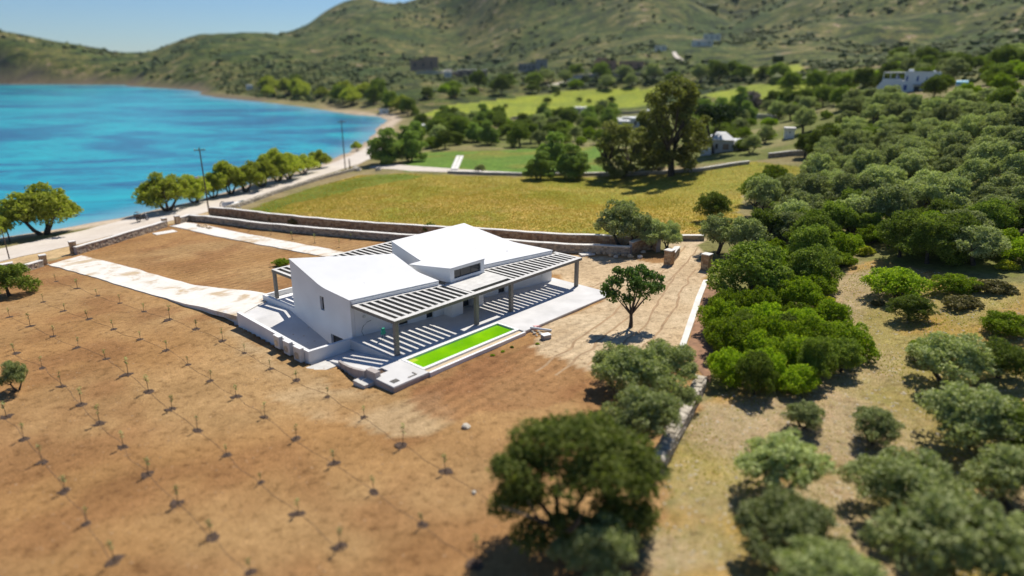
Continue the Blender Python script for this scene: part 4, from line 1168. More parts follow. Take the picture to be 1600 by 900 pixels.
# lone carob: loose, open crown
cr_ = [(-.2, .1, 3.9, .95, .9, .7), (-1.15, .2, 3.3, .95, .9, .75), (-1.35, -.2, 2.5, .75, .8, .65), (.2, -.4, 3.0, 1.0, .95, .8), (1.15, .3, 3.55, .95, .9, .7), (1.65, -.2, 3.0, .65, .6, .5), (.6, .3, 4.1, .7, .7, .5), (-.5, -.5, 2.3, .7, .7, .55), (.75, -.1, 2.3, .6, .6, .45), (-1.75, .3, 2.7, .5, .5, .45), (1.4, .1, 2.55, .45, .5, .35)]
proto('carob', crown_mesh('carob_crown', [(x * 1.12, y * 1.1, z * 1.02 - .05, p * .74, q * .74, r__ * .74) for x, y, z, p, q, r__ in cr_ + [(-.9, .5, 3.95, .6, .6, .5), (.2, .6, 3.4, .8, .7, .6), (1.9, .2, 3.5, .45, .45, .35), (-1.9, -.2, 3.1, .5, .5, .4), (0, -.7, 3.6, .7, .6, .5), (.9, -.6, 3.2, .7, .6, .5)]], 4300, .13, M['carob'], 640, .7, 1.7, .36, .7), None, 4.3)
ct = MB()
ct.tube([(0, 0, -.3), (.03, 0, .4), (.0, .02, 1.0)], [.2, .14, .12], 8)
for e in ((-1.2, .1, 2.9), (.2, -.2, 3.2), (1.2, .2, 3.2), (-.4, .2, 3.7), (.7, .2, 3.8), (-1.3, -.2, 2.4), (1.5, -.1, 2.8)):
    v = Vector(e); ct.tube([(0, .02, .95), v * .45 + Vector((0, 0, .55)), v], [.085, .055, .02], 5)
PROTO['carob'][0] = (PROTO['carob'][0][0], ct.mesh('carob_trunk', M['bark']), 4.3)
# big foreground tree: broad, many clumps, open below
fl_ = [(-2.6, 0, 4.6, 1.3, 1.3, 1.0), (-1.6, .8, 5.6, 1.4, 1.3, 1.05), (-.3, 0, 6.2, 1.5, 1.4, 1.1), (1.0, .6, 5.6, 1.5, 1.4, 1.1), (2.2, 0, 4.9, 1.35, 1.3, 1.1), (3.0, -.3, 3.9, 1.15, 1.2, .95), (2.7, .5, 2.9, 1.0, 1.1, .8), (-2.9, -.3, 3.4, 1.05, 1.0, .8), (-3.3, .3, 2.4, .8, .8, .6), (.4, -1.2, 5.0, 1.3, 1.2, 1.0), (-1.2, -1.1, 4.7, 1.2, 1.2, .9), (1.6, -1.1, 4.2, 1.2, 1.1, .9), (-.2, 1.6, 5.0, 1.4, 1.2, 1.0), (-3.5, .1, 5.0, .55, .6, .5), (2.4, 1.4, 3.9, 1.1, 1.1, .9), (-1.9, 1.6, 4.0, 1.1, 1.1, .9), (3.3, .2, 2.2, .7, .8, .6), (-2.4, -.9, 1.5, 1.0, .9, .8), (1.9, -1.2, 1.7, 1.2, 1.0, .9), (2.9, -.6, 1.2, .9, .9, .8), (-1.0, -1.5, 2.6, .9, .8, .7), (.8, -1.6, 2.9, 1.0, .8, .7), (-2.2, .9, 2.4, 1.0, 1.0, .8), (1.2, 1.4, 2.4, 1.2, 1.0, .9)]
proto('bigoak', crown_mesh('broad_crown', fl_, 25000, .13, M['lentisk'], 650, .6, 1.6, .12, .55), trunk_mesh('broad_trunk', 5.0, .26, 2.6, 5, M['bark'], 660, 2, 0, .4), 7.4)
PROTO['bigoak'][0][0].materials[0] = leaf('broad_leaf', (0.09, 0.13, 0.022), (0.31, 0.345, 0.085), 0.4)

NAMES = dict(olive='olive_tree', lentisk='lentisk_shrub', oak='evergreen_tree', tamarisk='tamarisk_tree', broom='broom_shrub', dry='thorn_shrub', heath='heath_shrub', willow='leafy_tree', pine='pine_tree', euc='eucalyptus_tree', carob='carob_tree', bigoak='broad_tree')
CATS = dict(lentisk='shrub', broom='shrub', dry='shrub', heath='shrub')
tr_rng = random.Random(99)
def plant(key, x, y, width, label, group=None, sz=1.0, rz=None, variant=None):
    pr = PROTO[key]; c, t, w = pr[variant if variant is not None else tr_rng.randrange(len(pr))]
    k = width / w
    root = empty(NAMES[key], (x, y, G(x, y)), tr_rng.uniform(0, 6.28) if rz is None else rz)
    kx = tr_rng.uniform(.9, 1.12)
    root.scale = (k * kx, k / kx, k * sz)
    link('crown', c, root)
    if t is not None: link('trunk', t, root)
    tag(root, label, CATS.get(key, 'tree'), group)
    return root
def plant_px(key, u, v, wpx, label, group=None, sz=1.0, **kw):
    p = at(u, v)
    return plant(key, p[0], p[1], wpx * mpp(p), label, group, sz, **kw)

# the named ones
plant_px('carob', 985, 511, 92, 'lone young carob tree casting a round shadow on the sandy yard', sz=1.02, rz=0.1)
plant_px('bigoak', 900, 838, 262, 'large blurred dark green tree in the foreground beside the soil plot', sz=.80, rz=.25)
plant_px('olive', 930, 905, 120, 'dark low bush under the large foreground tree at the bottom edge')
T_G = 'tamarisks along the beach'
for i, (u, v, w, sz, lab) in enumerate([(70, 366, 104, 1.0, 'round tamarisk standing alone on the beach at left, left of the motorcycle'), (-14, 382, 62, 1.1, 'tamarisk cut by the left picture edge on the beach'),
        (262, 330, 80, 1.0, 'first tamarisk of the beach row, nearest the motorcycle'), (305, 317, 60, 1.0, 'second tamarisk of the beach row, left of the utility pole'), (334, 309, 46, 1.15, 'narrow tamarisk directly behind the roadside utility pole'),
        (360, 304, 60, 1.25, 'tamarisk right of the roadside utility pole'), (384, 300, 54, 1.1, 'fifth tamarisk of the beach row counted from the motorcycle'), (409, 292, 56, 1.1, 'sixth tamarisk of the beach row counted from the motorcycle'),
        (434, 284, 56, 1.25, 'tallest tamarisk in the middle of the beach row'), (452, 280, 48, 1.2, 'tamarisk just right of the tallest one in the beach row'), (474, 272, 42, 1.0, 'last but one tamarisk at the far end of the beach row'), (499, 263, 34, 1.15, 'last small tamarisk at the far end of the beach row')]):
    plant_px('tamarisk', u, v, w * 1.02, lab, T_G, sz * .86)
plant_px('tamarisk', 558, 236, 17, 'tiny tree on the beach right of the far utility pole', sz=1.1)
plant_px('willow', 604, 256, 62, 'rounded pale green tree at the road bend by the bay, left one of two', sz=.85)
plant_px('willow', 641, 252, 50, 'rounded pale green tree at the road bend by the bay, right one of two', sz=.9)
plant_px('willow', 842, 280, 46, 'pale green leafy tree at the left of the clump on the field edge', sz=.9)
plant_px('willow', 862, 268, 58, 'tall pale green leafy tree at the back of the clump on the field edge', sz=1.0)
plant_px('willow', 893, 279, 60, 'broad pale green leafy tree at the right of the clump on the field edge', sz=.85)
plant_px('euc', 968, 278, 92, 'dark shorter eucalyptus left of the tallest tree beyond the field', sz=.56, rz=2.0)
plant_px('euc', 1050, 274, 112, 'tallest dark eucalyptus standing beyond the golden field', sz=.78, rz=.4)
plant_px('euc', 1010, 264, 70, 'slim eucalyptus between the two big ones beyond the field', sz=.78, rz=4)
plant_px('pine', 1114, 240, 74, 'dark umbrella pine in front of the pale house', sz=1.05, rz=3.3)
plant_px('olive', 975, 388, 88, 'olive tree in front of the stone wall near the east gate', sz=.95)
plant_px('olive', 1043, 391, 46, 'small olive tree behind the left pier of the east gate', sz=1.1)
plant_px('olive', 1012, 389, 60, 'olive tree between the wall and the east gate', sz=.9)
plant_px('olive', 1120, 396, 62, 'olive tree overhanging the right pier of the east gate', sz=1.1)
plant_px('oak', 1112, 345, 52, 'dark bushy tree at the east end of the golden field', sz=1.0)
plant_px('oak', 1172, 466, 122, 'large grey green tree overhanging the white kerb', sz=.85, variant=0)
plant_px('oak', 1182, 318, 58, 'rounded dark bush standing in the field corner', sz=.9)
plant_px('lentisk', 1210, 283, 44, 'low dark green bush at the far field corner', sz=.9)
plant_px('oak', 15, 462, 76, 'open leafy shrub by the thick wall at the left edge', sz=.8)
sp_ = plant_px('olive', 28, 610, 42, 'small blurred olive sapling with bushy head at left in the soil plot', sz=1.35)
plant_px('lentisk', 440, 415, 26, 'small green bush behind the west pergola column', sz=.7)
for u, v, w, lab in [(427, 345, 22, 'left one of two dark shrubs growing against the brown field wall'), (461, 350, 22, 'right one of two dark shrubs growing against the brown field wall')]: plant_px('heath', u, v, w, lab, None, 1.6)
plant_px('lentisk', 670, 366, 24, 'bright green bush peeping over the brown wall behind the east roof', sz=1.2)
plant_px('oak', 1286, 252, 66, 'broad dark tree right of the small white hut', sz=1.0)
plant_px('oak', 1257, 246, 40, 'dark tree between the white hut and the broad dark tree', sz=1.1)
plant_px('oak', 1227, 168, 30, 'round dark tree standing on the bright green strip below the white manor', sz=1.1)
plant_px('dry', 1170, 172, 52, 'large leafless purple brown bush beyond the pale house', sz=.9)
plant_px('olive', 750, 271, 18, 'single small shrub on the green field', sz=.9)
plant_px('oak', 720, 220, 44, 'dark tree in the middle of the garden hedge beyond the green field'); plant_px('oak', 685, 222, 44, 'dark tree at the left of the garden hedge beyond the green field'); plant_px('willow', 742, 222, 36, 'pale tree left of the small pink roofed kiosk', sz=.8)
for u, v, w, lab in [(1253, 668, 76, 'small upright olive in the dry grass just below the bright green thicket'), (1362, 692, 98, 'small olive with a clear dark trunk in the dry grass'), (1505, 694, 176, 'broad olive with dark shade at the right of the dry slope'), (1215, 772, 172, 'round olive in the lower right casting a dark round shadow to its left'),
                     (1405, 815, 205, 'blurred spreading olive in the middle of the lower right grove'), (1225, 876, 190, 'blurred olive low in the foreground left of the lower right grove'), (1585, 800, 185, 'blurred olive at the right edge of the foreground'), (1480, 940, 300, 'large blurred olive at the bottom right of the picture'), (1290, 985, 240, 'blurred olive cut by the bottom edge right of the foreground path'), (1640, 930, 220, 'dark blurred olive in the bottom right corner'),
                     (995, 640, 118, 'grey green olive by the dry stone wall above the large foreground tree'), (1040, 605, 92, 'olive beside the upper end of the dry stone wall'), (960, 605, 80, 'olive at the edge of the yard above the large foreground tree'), (1000, 700, 120, 'olive half hidden behind the large foreground tree'), (1070, 640, 46, 'small olive leaning over the dry stone wall')]:
    q_ = 1.0 if u < 1100 else .82
    plant_px('olive', u, v, w * q_, lab, 'olives on the near slope', .95 if u < 1100 else .78)
for u, v, w, key, lab in [(1420, 500, 62, 'oak', 'small dark conical shrub with a shadow in the dry clearing'), (1400, 462, 92, 'lentisk', 'bright green shrub at the left of the dry clearing'), (1372, 476, 26, 'heath', 'tiny brown shrub left of the dark conical one'), (1505, 478, 66, 'heath', 'flat brown heath cushion in the dry clearing'),
                          (1445, 560, 64, 'lentisk', 'green shrub in the dry clearing below the dark conical one'), (1480, 600, 120, 'olive', 'grey green shrub mass under the dry clearing'), (1555, 455, 70, 'heath', 'brown heath cushion at the right edge of the clearing'), (1575, 520, 70, 'lentisk', 'olive green bush at the right edge beside the clearing'), (1560, 590, 90, 'oak', 'dark bush at the right edge below the clearing'), (1490, 455, 60, 'lentisk', 'low green shrub at the top of the clearing'), (1575, 700, 120, 'oak', 'dark tree at the right edge behind the broad olive')]:
    plant_px(key, u, v, w, lab, None, .75)

# groves: scattered over their ground
placed = []
CLEAR = []
for u, v, rad in [(1385, 146, 9), (1400, 147, 9), (1418, 147, 9), (1436, 147, 9), (1452, 146, 8), (1370, 147, 7), (1410, 153, 6), (1440, 153, 6), (1390, 153, 6), (1502, 140, 7), (1233, 224, 6), (1128, 246, 7), (1140, 248, 7), (1110, 246, 6), (767, 222, 8), (905, 182, 9), (1098, 76, 14), (1112, 70, 14), (945, 114, 14), (985, 112, 14), (830, 116, 14), (738, 126, 14), (662, 115, 14)]:
    p = at(u, v); CLEAR.append((p[0], p[1], rad))
def near_what(x, y, where):
    """the landmark this plant stands closest to"""
    if not where: return ''
    return ', ' + min(where, key=lambda m: (m[1] - x) ** 2 + (m[2] - y) ** 2)[0]
def marks(lst): return [(n,) + tuple(at(u, v)[:2]) for n, u, v in lst]
def scatter(poly, n, spacing, kinds, label_of, group_of, wr, seed, sz=(.8, 1.1), avoid=1.0, where=()):
    r = random.Random(seed); lo, hi = poly.min(0), poly.max(0); made = tries = 0
    while made < n and tries < 12000:
        tries += 1
        x, y = r.uniform(lo[0], hi[0]), r.uniform(lo[1], hi[1])
        if not inside(poly, np.array(x), np.array(y)): continue
        s = spacing * (1 + max(0, y - 110) / 260)
        if any((x - a) ** 2 + (y - b) ** 2 < (s * avoid) ** 2 for a, b in placed): continue
        if any((x - a) ** 2 + (y - b) ** 2 < c * c for a, b, c in CLEAR): continue
        key = r.choices([k for k, _ in kinds], [w for _, w in kinds])[0]
        w = r.uniform(*wr[key]); placed.append((x, y)); made += 1
        plant(key, x, y, w * (1 + max(0, y - 110) / 500), label_of[key] + near_what(x, y, where), group_of[key], r.uniform(*sz))
    return made
for x, y in [at(u, v)[:2] for u, v in [(1160, 468), (1120, 396), (1286, 252), (1257, 246), (1233, 222), (1130, 242), (1112, 236)]]: placed.append((x, y))
LO_ = dict(olive='olive in the grove on the right hillside', lentisk='green bush in the grove on the right hillside', oak='dark evergreen in the grove on the right hillside', broom='yellow broom in the grove on the right hillside', dry='bare thorn bush in the grove on the right hillside')
LG_ = dict(olive='olives of the hillside grove', lentisk='green bushes of the hillside grove', oak='evergreens of the hillside grove', broom='broom of the hillside grove', dry='thorn bushes of the hillside grove')
WR = dict(olive=(4.6, 6.6), lentisk=(3.0, 4.6), oak=(4.2, 6.0), broom=(1.6, 2.4), dry=(2.4, 3.4), willow=(4, 6), heath=(1.6, 2.8))
UPPER = region([(1165, 340), (1270, 300), (1290, 250), (1320, 235), (1300, 200), (1360, 172), (1480, 172), (1700, 160), (1700, 340), (1560, 345), (1330, 350), (1240, 372)])
BAND = region([(1150, 400), (1240, 372), (1330, 350), (1560, 345), (1700, 350), (1700, 430), (1550, 420), (1340, 405), (1290, 460), (1200, 440)])
THICK = region([(1112, 510), (1180, 455), (1270, 450), (1300, 480), (1335, 545), (1330, 590), (1250, 625), (1150, 618), (1112, 600)])
scatter(UPPER, 190, 3.7, [('olive', .66), ('oak', .12), ('lentisk', .16), ('broom', .03), ('dry', .03)], LO_, LG_, WR, 1, where=marks([('below the manor', 1415, 172), ('below the turquoise tank', 1510, 172), ('by the broad dark tree', 1310, 230), ('beside the field corner', 1210, 320), ('at the right edge, upper part', 1590, 200), ('at the right edge, lower part', 1590, 310), ('in the middle, lower part', 1400, 320), ('in the middle, upper part', 1430, 240), ('near its lower left end', 1280, 350)]))
LB_ = dict(olive='grey green olive in the thicket below the hillside grove', lentisk='bright green bush in the thicket below the hillside grove', oak='dark evergreen in the thicket below the hillside grove', broom='yellow broom in the thicket below the hillside grove', dry='bare grey thorn bush in the thicket below the hillside grove')
LBG = {k: v.replace('hillside grove', 'mixed thicket') for k, v in LG_.items()}
scatter(BAND, 60, 2.7, [('olive', .18), ('oak', .28), ('lentisk', .46), ('broom', .05), ('dry', .03)], LB_, LBG, WR, 2, where=marks([('near the east gate', 1150, 390), ('above the clearing', 1420, 400), ('at the right edge', 1590, 400), ('left of the clearing', 1270, 420), ('at its upper border', 1330, 360)]))
LT_ = {k: 'glossy bright green bush in the thicket right of the kerb' for k in ('lentisk', 'broom')}; LT_['broom'] = 'small yellow green bush in the thicket right of the kerb'
LT_['oak'] = 'darker green bush in the thicket right of the kerb'
LTG = dict(oak='dark bushes of the thicket by the kerb', lentisk='bushes of the thicket by the kerb', broom='broom of the thicket by the kerb')
scatter(THICK, 34, 2.0, [('lentisk', .70), ('oak', .2), ('broom', .1)], LT_, LTG, dict(WR, oak=(2.6, 3.6)), 3, (.9, 1.3), where=marks([('by the kerb', 1115, 540), ('on its clearing side', 1330, 560), ('at its lower border', 1200, 615), ('at its upper border', 1250, 460), ('in its middle', 1220, 540)]))
placed_g = len(placed)
GD = region([(625, 235), (660, 196), (760, 192), (880, 180), (960, 180), (940, 226), (840, 232), (720, 234)])
GD2 = region([(1080, 225), (1060, 178), (1180, 170), (1290, 152), (1360, 165), (1290, 205), (1225, 210), (1180, 245), (1150, 235)])
LD_ = {k: 'garden tree or bush in the green belt beyond the golden field' for k in ('olive', 'oak', 'willow', 'lentisk')}
LD_.update(olive='grey green garden olive in the belt beyond the fields', oak='dark garden tree in the belt beyond the fields', willow='pale leafy garden tree in the belt beyond the fields', lentisk='low bright garden bush in the belt beyond the fields')
LDG = {k: 'garden trees beyond the fields' for k in LD_}
WD = dict(olive=(4, 6), oak=(4.5, 7), willow=(5, 7), lentisk=(3, 4.5))
scatter(GD, 85, 3.9, [('olive', .3), ('oak', .4), ('willow', .12), ('lentisk', .18)], LD_, LDG, WD, 4, where=marks([('by the road bend', 640, 225), ('by the pink kiosk', 767, 216), ('by the blue shed', 860, 195), ('near the eucalyptus', 930, 215), ('along the lane', 800, 190)]))
LE_ = {k: v.replace('beyond the fields', 'around the pale house') for k, v in LD_.items()}
scatter(GD2, 60, 4.2, [('olive', .4), ('oak', .3), ('willow', .1), ('lentisk', .2)], LE_, {k: 'garden trees around the pale house' for k in LE_}, WD, 5, where=marks([('left of the pine', 1085, 215), ('right of the pine', 1160, 225), ('by the dry bush', 1180, 178), ('uphill of the hut', 1260, 185), ('under the manor', 1340, 165)]))
SHORE_T = region([(396, 150), (450, 150), (540, 165), (600, 178), (640, 185), (640, 165), (560, 148), (420, 135)])
LS_ = dict(tamarisk='small tree along the far shore of the bay', oak='dark bush along the far shore of the bay')
scatter(SHORE_T, 26, 9.0, [('tamarisk', .5), ('oak', .5)], LS_, {k: 'trees along the far shore' for k in LS_}, dict(tamarisk=(6, 9), oak=(5, 8)), 6, avoid=.8, where=marks([('at the bay head', 610, 175), ('at the headland', 410, 145), ('between headland and bay head', 520, 158)]))
SLOPE = region([(640, 160), (700, 140), (900, 120), (1050, 120), (1130, 110), (1350, 130), (1400, 100), (1600, 95), (1600, 140), (1500, 160), (1360, 150), (1180, 128), (1040, 130), (830, 145), (720, 156)])
LH_ = dict(oak='dark tree on the lower slope', lentisk='green bush on the lower slope', olive='grey green tree on the lower slope')
scatter(SLOPE, 130, 6.5, [('oak', .45), ('lentisk', .35), ('olive', .2)], LH_, {k: 'trees of the lower hill slope' for k in LH_}, dict(oak=(5, 8), lentisk=(4, 6), olive=(5, 7)), 8, where=marks([('by the brown house', 662, 115), ('by the long house', 738, 125), ('by the grey house', 830, 115), ('by the reddish houses', 965, 112), ('by the white villa', 1100, 80), ('left of the manor', 1330, 130), ('above the manor', 1420, 105), ('at the right edge', 1590, 110), ('above the meadow', 1180, 120)]))
for i, (u, v, w) in enumerate([(855, 162, 16), (905, 158, 10), (920, 160, 9), (833, 145, 22), (870, 148, 12), (955, 160, 16), (790, 168, 9)]):
    plant_px('oak', u, v, w, 'dark bush dotted on the bright yellow green meadow', 'bushes on the meadow', .7)

# scrub on the hills: nobody could count it
def blob():
    import bmesh
    bm = bmesh.new(); bmesh.ops.create_icosphere(bm, subdivisions=1, radius=1)
    v = np.array([p.co[:] for p in bm.verts]); fc = np.array([[q.index for q in f_.verts] for f_ in bm.faces]); bm.free()
    return v, fc
bv, bf = blob()
hx, hy, hs = [], [], []
r_ = np.random.default_rng(77)
def hill_points(n, r0, r1, smin, smax):
    R = r0 + (r1 - r0) * r_.random(n) ** 0.8; A = np.radians(r_.uniform(-46, 46, n))
    x, y = R * np.sin(A), R * np.cos(A)
    d = shore_d(x, y)
    dens = 0.25 + .9 * fbm(x / 75, y / 75, 3, 91)
    k = (d > 14) & (r_.random(n) < dens) & (r_.random(n) < .95)
    for reg in (FIELD, GREEN, YGREEN, YGREEN2, YGREEN3, WOOD, GARDEN, PROPERTY, DRYSLOPE): k &= ~inside(reg, x, y)
    k &= (x * 0 + 1).astype(bool)
    hx.append(x[k]); hy.append(y[k]); hs.append(r_.uniform(smin, smax, k.sum()) * (1 + .5 * (r_.random(k.sum()) < .1)))
hill_points(5000, 190, 420, .4, 1.2); hill_points(11000, 400, 900, .5, 1.6); hill_points(6000, 850, 1500, .9, 2.2); hill_points(5000, 330, 800, 1.0, 2.1); hill_points(2500, 800, 1500, 1.8, 3.6)
hx, hy, hs = map(np.concatenate, (hx, hy, hs))
nb_ = len(hx)
jit = 1 + .28 * r_.normal(size=(nb_, len(bv), 1))
S3 = np.stack([hs * r_.uniform(.9, 1.6, nb_), hs * r_.uniform(.9, 1.6, nb_), hs * r_.uniform(.7, 1.15, nb_)], 1)
V = bv[None] * jit * S3[:, None] + np.stack([hx, hy, gz(hx, hy) + hs * .4], 1)[:, None]
Fc = (bf[None] + (np.arange(nb_) * len(bv))[:, None, None]).reshape(-1, 3)
tag(link('hill_scrub', np_mesh('hill_scrub', V.reshape(-1, 3), Fc, M['scrub'], tris=True)), 'dark low scrub dotted over the distant hillsides', 'scrub', kind='stuff')

# ------------------------------------------------------------------ newly planted saplings with their watering basins and drip hoses
SEED_ROWS = [
 [(87.5, 440), (121, 451), (152, 462.5), (187.5, 474), (225, 487), (265, 499.5), (307, 514.5), (348, 533), (382, 552), (422, 576), (463, 595), (512, 620), (569, 653), (629, 696), (696, 738), (775, 790)],
 [(68, 472), (101, 486), (137.5, 499), (177.5, 515), (219.5, 530.5), (261, 547.5), (294, 569.5), (329.5, 595), (369.5, 621), (414, 652), (463, 687), (522, 725), (584, 769), (659, 822), (743, 880)],
 [(15.5, 495.5), (47.5, 510), (84, 526), (122.5, 543), (165, 561), (200, 585), (232, 612), (268.5, 640), (309, 673), (354, 712), (407, 755), (466, 803), (533, 856)],
 [(23, 552.5), (66, 575), (96, 604), (127, 632), (156, 662), (193, 699), (232, 742), (278, 788), (331, 839), (391, 895)],
 [(10, 652), (38, 686), (66, 722), (102, 768), (136, 818), (179, 878)],
]
TOP_ROW = [(389, 362), (423, 367), (457, 374), (492, 380), (530, 387), (548, 375)]
def well_mesh(seed):
    r = random.Random(seed); mb = MB(); ring = []
    k = 14; V = [(0, 0, .015)]
    for q, (rad, z) in enumerate(((.12, .01), (.22, .03), (.34, .0), (.43, -.05))):
        for j in range(k):
            t = 6.283 * j / k; rr = rad * r.uniform(.6, 1.4)
            V.append((rr * 1.25 * math.cos(t), rr * math.sin(t), z + r.uniform(-.015, .03)))
    Fs = [(0, 1 + j, 1 + (j + 1) % k) for j in range(k)]
    for q in range(3):
        for j in range(k): Fs.append((1 + q * k + j, 1 + (q + 1) * k + j, 1 + (q + 1) * k + (j + 1) % k, 1 + q * k + (j + 1) % k))
    return MB().add(V, Fs).mesh('watering_basin', M['wet'])
def sapling_meshes(seed):
    r = random.Random(seed); st = MB(); h = r.uniform(1.05, 1.4)
    st.tube([(0, 0, -.05), (r.uniform(-.04, .04), 0, h * .5), (r.uniform(-.09, .09), r.uniform(-.05, .05), h)], [.028, .022, .012], 5)
    V, Q = [], []
    lb = [(0, 0, h * .92, .17, .17, .26), (.05, .05, h * .68, .12, .12, .18)]
    for k in range(6):
        ph = r.uniform(0, 6.28); z = h * r.uniform(.55, .9); l = r.uniform(.15, .3)
        st.tube([(0, 0, z), (math.cos(ph) * l, math.sin(ph) * l, z + .2)], [.012, .005], 4)
    return st.mesh('sapling_stem', M['twig']), crown_mesh('sapling_leaves', lb, 46, .055, M['olive'], seed, .8, 2.2, .1, .8)
wells = [well_mesh(i) for i in range(8)]; saps = [sapling_meshes(700 + i) for i in range(9)]
sr = random.Random(4)
ROWLAB = ['first row of saplings, the one beside the wide driveway', 'second row of saplings from the wide driveway', 'third row of saplings from the wide driveway', 'fourth row of saplings from the wide driveway', 'fifth row of saplings, in the lower left corner']
def sapling(p, label, group, dark=True):
    root = empty('sapling', (p[0], p[1], p[2]), sr.uniform(0, 6.28)); k = sr.uniform(.62, 1.08); root.scale = (k, k, k); root.rotation_euler[0] = sr.uniform(-.07, .07); root.rotation_euler[1] = sr.uniform(-.07, .07)
    a, b = sr.choice(saps)
    link('stem', a, root); link('leaves', b, root); w = link('watering_basin', sr.choice(wells), root)
    if not dark: w.scale = (.6, .6, .6)
    tag(root, label, 'sapling', group)
ORD = ['first', 'second', 'third', 'fourth', 'fifth', 'sixth', 'seventh', 'eighth', 'ninth', 'tenth', 'eleventh', 'twelfth', 'thirteenth', 'fourteenth', 'fifteenth', 'sixteenth']
SHORT = ['row beside the driveway', 'second row from the driveway', 'third row from the driveway', 'fourth row from the driveway', 'lower left corner row']
for i, row in enumerate(SEED_ROWS):
    P = PX(row)
    for j, p in enumerate(P): sapling(p, 'thin sapling in damp basin, %s from the sea in the %s' % (ORD[j], SHORT[i]), 'saplings in the soil plot')
    hose = []
    q = resample(P, .7)
    q[:, 0] += .12 * vnoise(q[:, 0] / 1.5, q[:, 1] / 1.5, i) ; q[:, 1] += .25 * vnoise(q[:, 0] / 2.0, q[:, 1] / 2.0, i + 9)
    tag(MB().tube([(a, b, G(a, b) + .004) for a, b in q], .014, 5).build('drip_hose', M['hose']), 'dark drip hose along the ' + ROWLAB[i], 'hose', 'drip hoses in the soil plot')
for j, (u, v) in enumerate(TOP_ROW): sapling(at(u, v), ['thin sapling in the strip by the garden wall, farthest from the villa', 'second sapling from the sea in the strip by the garden wall', 'third sapling from the sea in the strip by the garden wall', 'fourth sapling from the sea in the strip by the garden wall', 'fifth sapling in the strip by the garden wall, nearest the path', 'sapling close under the garden wall nearest the villa'][j], 'saplings in the garden strip', False)

def rock(s, seed, material, name='stone'):
    r = random.Random(seed); import bmesh
    bm = bmesh.new(); bmesh.ops.create_icosphere(bm, subdivisions=2, radius=s)
    for v_ in bm.verts: v_.co *= r.uniform(.75, 1.2); v_.co.z *= .7
    me = bpy.data.meshes.new(name); bm.to_mesh(me); bm.free(); me.materials.append(material); return me
rk = [rock(1, i, M['stone_pale']) for i in range(4)]
rkb = [rock(1, i + 9, M['stone_brown']) for i in range(3)]
def put_rock(u, v, s, label, group, brown=False):
    p = at(u, v); o = link('stone', sr.choice(rkb if brown else rk), None, (p[0], p[1], p[2] + s * .3), sr.uniform(0, 6), (s, s * sr.uniform(.8, 1.2), s))
    tag(o, label, 'stone', group)
for k, (u, v) in enumerate([(311, 354), (314, 355), (318, 356), (321, 356), (325, 357), (328, 358), (316, 353), (322, 354)]): put_rock(u, v, sr.uniform(.22, .42), 'brown stone of the small heap lying on the narrow white path', 'heap of stones on the path', True)
for u, v, s, lab in [(1005, 395, .35, 'pale boulder in the shade under the gate olive'), (962, 402, .3, 'pale boulder at the edge of the yard near the wall'), (1000, 403, .35, 'pale flat boulder in front of the gate olive'), (741, 771, .16, 'white pebble lying in the soil plot left of the large tree'), (75, 414, .16, 'white stone at the foot of the driveway pier'), (728, 668, .28, 'pale stone heap in the sapling basin below the pool')]: put_rock(u, v, s, lab, None)
for k in range(7): put_rock(925 + k * 10, 396 + k * .9 + sr.uniform(-1, 1), sr.uniform(.2, .4), 'rough brown stone of the loose row in front of the garden wall', 'loose stones before the garden wall', True)

# flat slabs
def slab(u, v, wa, wn_, h, material, label, name='slab', rz=TH, lift=0.0):
    p = at(u, v); o = MB().box(-wa / 2, wa / 2, -wn_ / 2, wn_ / 2, -.3, h).build(name, material, None, (p[0], p[1], p[2] + lift), rz)
    return tag(o, label, 'slab')
slab(258, 364, 3.2, 1.8, .12, M['cap'], 'white rectangular slab on the soil behind the boundary wall')
slab(917, 398, 1.8, 1.1, .15, M['cap'], 'white slab lying on the ground beyond the pergola corner', rz=.3)

# building debris beyond the pool
p = at(846, 517); o = MB().tube([(-1.0, .25, .22), (.9, -.3, .16)], .11, 10).build('pipe', M['white'], None, p); tag(o, 'white pipe lying beside the east end of the pool', 'pipe')
p = at(838, 514); o = MB().hexa([(-.4, -.3, 0), (.4, -.35, 0), (.45, .3, 0), (-.35, .3, 0)], [(-.2, -.2, .3), (.3, -.15, .34), (.3, .2, .25), (-.25, .2, .3)]).build('plastic_sack', M['pinkbag'], None, p, .4); tag(o, 'pinkish crumpled sack beside the white pipe', 'sack')
p = at(853, 529); cr = empty('crate', p, .5)
MB().box(-.4, .4, -.3, .3, .36, .42).build('lid', M['white'], cr); MB().box(-.38, .38, -.28, .28, 0, .33).build('box', M['slabgrey'], cr)
tag(cr, 'small dark crate with a white lid on the ground past the pool', 'crate')
for k in range(6): put_rock(832 + k * 3.2, 519 + (k % 3) * 3, sr.uniform(.1, .2), 'rubble lump in the debris patch past the pool', 'rubble past the pool')
for k, (u, v) in enumerate([(786, 550), (770, 556), (800, 543), (543, 577), (1105, 478), (895, 476), (840, 538)]):
    plant_px('lentisk', u, v, 7, 'tiny green weed on the bare earth', 'weeds on the bare earth', .6)

